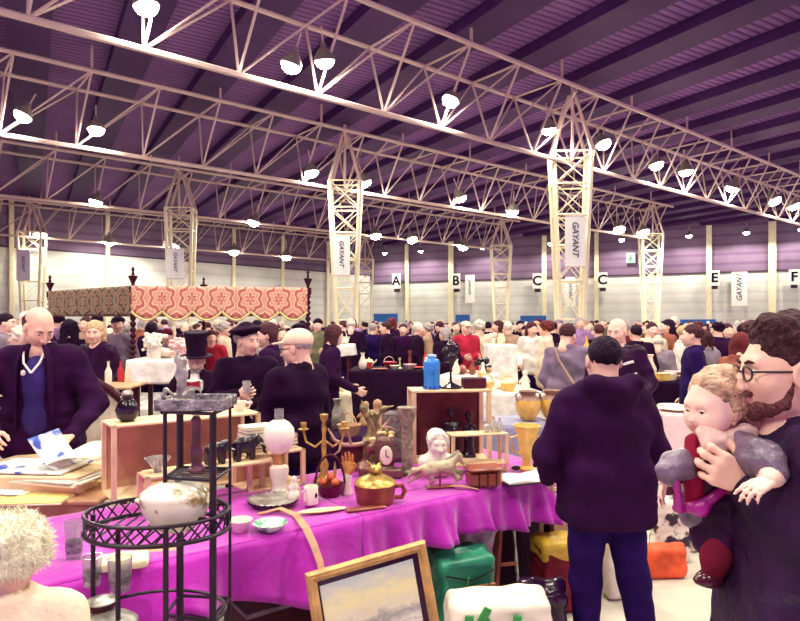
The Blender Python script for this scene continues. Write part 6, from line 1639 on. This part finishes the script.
# ---- generic stall goods
GOODS = {}
def goods_proto(kind):
    if kind in GOODS: return GOODS[kind]
    t = link('proto_' + kind, None, None, (0, 0, -80))
    if kind == 'plate': MB().lathe([(.05, 0), (.08, .008), (.11, .018), (.105, .02), (.06, .01), (0, .008)], n=20).build('plate_disc', china, t)
    if kind == 'bowl': MB().lathe([(.03, 0), (.06, .03), (.09, .07), (.085, .07), (.04, .012), (0, .01)], n=20).build('bowl_wall', china, t)
    if kind == 'vase': MB().lathe([(.03, 0), (.05, .03), (.06, .09), (.03, .16), (.022, .2), (.035, .23), (.028, .23)], n=18).build('vase_body', china, t)
    if kind == 'jug':
        MB().lathe([(.04, 0), (.055, .03), (.06, .08), (.04, .13), (.04, .16), (.036, .16)], n=18).build('jug_body', china, t); MB().tube([(.05, 0, .12), (.09, 0, .11), (.09, 0, .05), (.055, 0, .04)], .007, 6).build('handle', china, t)
    if kind == 'teapot':
        MB().lathe([(.035, 0), (.06, .03), (.065, .06), (.045, .095), (.02, .10)], n=18).build('pot_body', china, t); MB().tube([(-.05, 0, .05), (-.085, 0, .07), (-.10, 0, .10)], [.012, .009, .006], 8).build('spout', china, t)
        MB().tube([(.055, 0, .08), (.09, 0, .08), (.085, 0, .035), (.058, 0, .035)], .006, 6).build('handle', china, t); MB().ell((0, 0, .11), (.012, .012, .012), n=8).build('knob', china, t)
    if kind == 'box': MB().box((0, 0, .05), (.10, .07, .05), bev=.005).build('box_body', china, t); MB().box((0, 0, .105), (.104, .074, .006), bev=.003).build('lid', china, t)
    if kind == 'basket': MB().lathe([(.07, 0), (.09, .06), (.10, .09), (.092, .09), (.06, .015), (0, .01)], n=18).build('basket_body', china, t); MB().tube([(.095 * math.cos(a), 0, .08 + .10 * math.sin(a)) for a in [i * PI / 10 for i in range(11)]], .006, 6).build('handle', china, t)
    if kind == 'bottle': MB().lathe([(.03, 0), (.034, .01), (.034, .13), (.012, .18), (.012, .23), (.015, .235)], n=14).build('bottle_body', china, t)
    if kind == 'candlestick': MB().lathe([(.045, 0), (.045, .01), (.012, .03), (.018, .08), (.010, .14), (.022, .17), (.022, .19), (.012, .19)], n=14).build('stick', china, t)
    if kind == 'doll':
        s = SDF(.02); s.cap((0, 0, .03), (0, 0, .14), .06, .03); s.ell((0, 0, .19), (.032, .032, .036)); s.cap((-.03, 0, .13), (-.07, -.02, .08), .014, .012); s.cap((.03, 0, .13), (.07, -.02, .08), .014, .012); sdf_build('doll_body', (s, .012), china, t)
    if kind == 'linen bundle':
        s = SDF(.03); s.ell((0, 0, .05), (.13, .09, .055)); s.ell((.05, .02, .09), (.07, .06, .04)); s.ell((-.06, -.01, .08), (.06, .06, .04)); s.box((0, 0, -.03), (.3, .3, .03), 0, k=.005, op=-1); sdf_build('bundle_cloth', (s, .014), china, t, wr=.010, wsc=40)
    if kind == 'flower bunch':
        s = SDF(.015); r_ = random.Random(3)
        for i in range(22): s.ell((r_.uniform(-.1, .1), r_.uniform(-.07, .07), r_.uniform(.10, .22)), (.03, .03, .022))
        sdf_build('blossoms', (s, .012), china, t, wr=.006, wsc=90); MB().lathe([(.04, 0), (.05, .06), (.035, .12)], n=12).build('pot', china, t)
    GOODS[kind] = t
    return t
GC = [('white', china), ('cream', mat('cream ware', (240, 222, 188), .4, noise=.1)), ('pale pink', mat('pale pink ware', (236, 190, 190), .4, noise=.1)), ('pale green', mat('pale green ware', (196, 206, 160), .4, noise=.1)), ('brass', brass), ('brown', wood_r), ('dark', jet), ('red', mat('red ware', (190, 60, 60), .4, noise=.1)),
      ('silver', silver), ('tan', wood_m), ('amber', yellowg), ('blue', mat('blue ware', (100, 130, 190), .4, noise=.1)), ('grey', stone)]
KINDS_ = ['plate', 'bowl', 'vase', 'jug', 'teapot', 'box', 'basket', 'bottle', 'candlestick', 'doll', 'linen bundle', 'flower bunch']
gused = set()
def good(kind, ci, loc, rz, sc_, where, group):
    src = goods_proto(kind); cn, m = GC[ci]
    r = src.copy(); COL.objects.link(r); r.name = {'plate': 'plate', 'bowl': 'bowl'}.get(kind, kind.replace(' ', '_')); r.location = loc; r.rotation_euler = (0, 0, rz); r.scale = (sc_,) * 3
    for ch in src.children:
        c = ch.copy(); COL.objects.link(c); c.parent = r; c.material_slots[0].link = 'OBJECT'; c.material_slots[0].material = m
    for ad in ('', 'smaller ', 'larger ', 'half hidden ', 'nearer ', 'farther ', 'leftmost ', 'rightmost ', 'lone ', 'worn ', 'odd '):
        lb = '%s%s %s %s' % (ad, cn, kind, where)
        if lb not in gused: break
    gused.add(lb); tag(r, lb, kind.split()[-1], group)
def scatter(o, L, W, h, yaw, n, where, seed, kinds=KINDS_, cols=None, smin=.8, smax=1.5, group=None):
    r_ = random.Random(seed); pts = []; tries = 0; cols = cols or list(range(len(GC)))
    while len(pts) < n and tries < 4000:
        tries += 1; x, y = r_.uniform(.10, L - .10), r_.uniform(.10, W - .10); s_ = r_.uniform(smin, smax)
        if all((x - a) ** 2 + (y - b) ** 2 > (.095 * (s_ + c)) ** 2 for a, b, c in pts):
            pts.append((x, y, s_)); v = Matrix.Rotation(yaw, 3, 'Z') @ Vector((x, y, 0))
            good(r_.choice(kinds), r_.choice(cols), Vector(o) + v + Vector((0, 0, h)), r_.uniform(0, 6.28), s_ * .92, where, group or 'goods ' + where)
def stall(px0, px1, Y, W, h, cm, nm, yaw, where, n, seed, drop=None, kinds=KINDS_, cols=None, smin=.8, smax=1.5):
    x0, x1 = (px0 - 400) / F * Y, (px1 - 400) / F * Y; L = (x1 - x0) / max(.3, math.cos(yaw))
    o = Vector((x0, Y, 0))
    table(L, W, h, o, yaw, 'trestle table %s' % where)
    if cm:
        dv = Matrix.Rotation(yaw, 3, 'Z') @ Vector((-.01, -.01, 0))
        drape('tablecloth', L + .02, W + .02, drop or h - .1, cm, o + dv + Vector((0, 0, h + .003)), yaw, '%s tablecloth %s' % (nm, where), amp=.018, seed=seed, res=.05, folds=14)
    scatter(o, L, W, h + .016, yaw, n, where, seed, kinds, cols, smin, smax)
CLM = {'blackc': blackc, 'whitec': whitec, 'creamc': creamc, 'amber': yellowg, 'plum': plum, 'pink': mat('pale pink cloth', (236, 208, 206), .8, noise=.05), 'bluegrey': mat('grey blue cloth', (150, 146, 176), .8, noise=.1), None: None}
for s_ in STALLS:
    s_ = list(s_); s_[5] = CLM[s_[5]]; s_[11] = s_[11] and s_[11]
    if s_[12] is None: s_[12] = KINDS_
    stall(*s_)
for k, px_ in enumerate((528, 552)):
    Yv = 5.2 + k * .06
    t = thing('amphora', ['two-tone amphora left of its twin by the hooded man', 'two-tone amphora touching the hooded man\'s sleeve'][k], 'vase', (P(px_, 0, Yv).x, Yv, .878), .3, 'two-tone amphoras')
    MB().lathe([(.05, 0), (.06, .01), (.095, .07), (.105, .13), (.095, .17)], n=26).build('amber_belly', yellowg, t)
    MB().lathe([(.0955, .17), (.08, .195), (.062, .21), (.07, .235), (.085, .245), (.078, .247), (.055, .21)], n=26).build('brown_neck', mat('brown grey glaze', (150, 110, 96), .3, noise=.1), t)
    for sx in (-1, 1): MB().tube([(sx * .075, 0, .235), (sx * .115, 0, .22), (sx * .10, 0, .16)], .008, 8).build('handle', mat('brown grey glaze', (150, 110, 96), .3), t)
for t in GOODS.values():
    for ch in list(t.children): bpy.data.objects.remove(ch)
    bpy.data.objects.remove(t)
# wooden chair behind the fur hat
t = thing('pine_chair', 'pale wooden chair back behind the trader at far left', 'chair', (P(7, 0, 5.2).x, 5.2, 0), .1)
for x in (-.2, .2):
    MB().bar((x, 0, 0), (x, 0, 1.42), .02, n=8).build('leg', wood_l, t); MB().bar((x, -.4, 0), (x, -.4, .45), .02, n=8).build('leg', wood_l, t)
MB().box((0, 0, 1.38), (.22, .015, .035), bev=.008).build('top_rail', wood_l, t); MB().box((0, 0, 1.1), (.2, .012, .025), bev=.006).build('back_slat', wood_l, t); MB().box((0, -.2, .46), (.22, .22, .02), bev=.008).build('seat', wood_l, t)
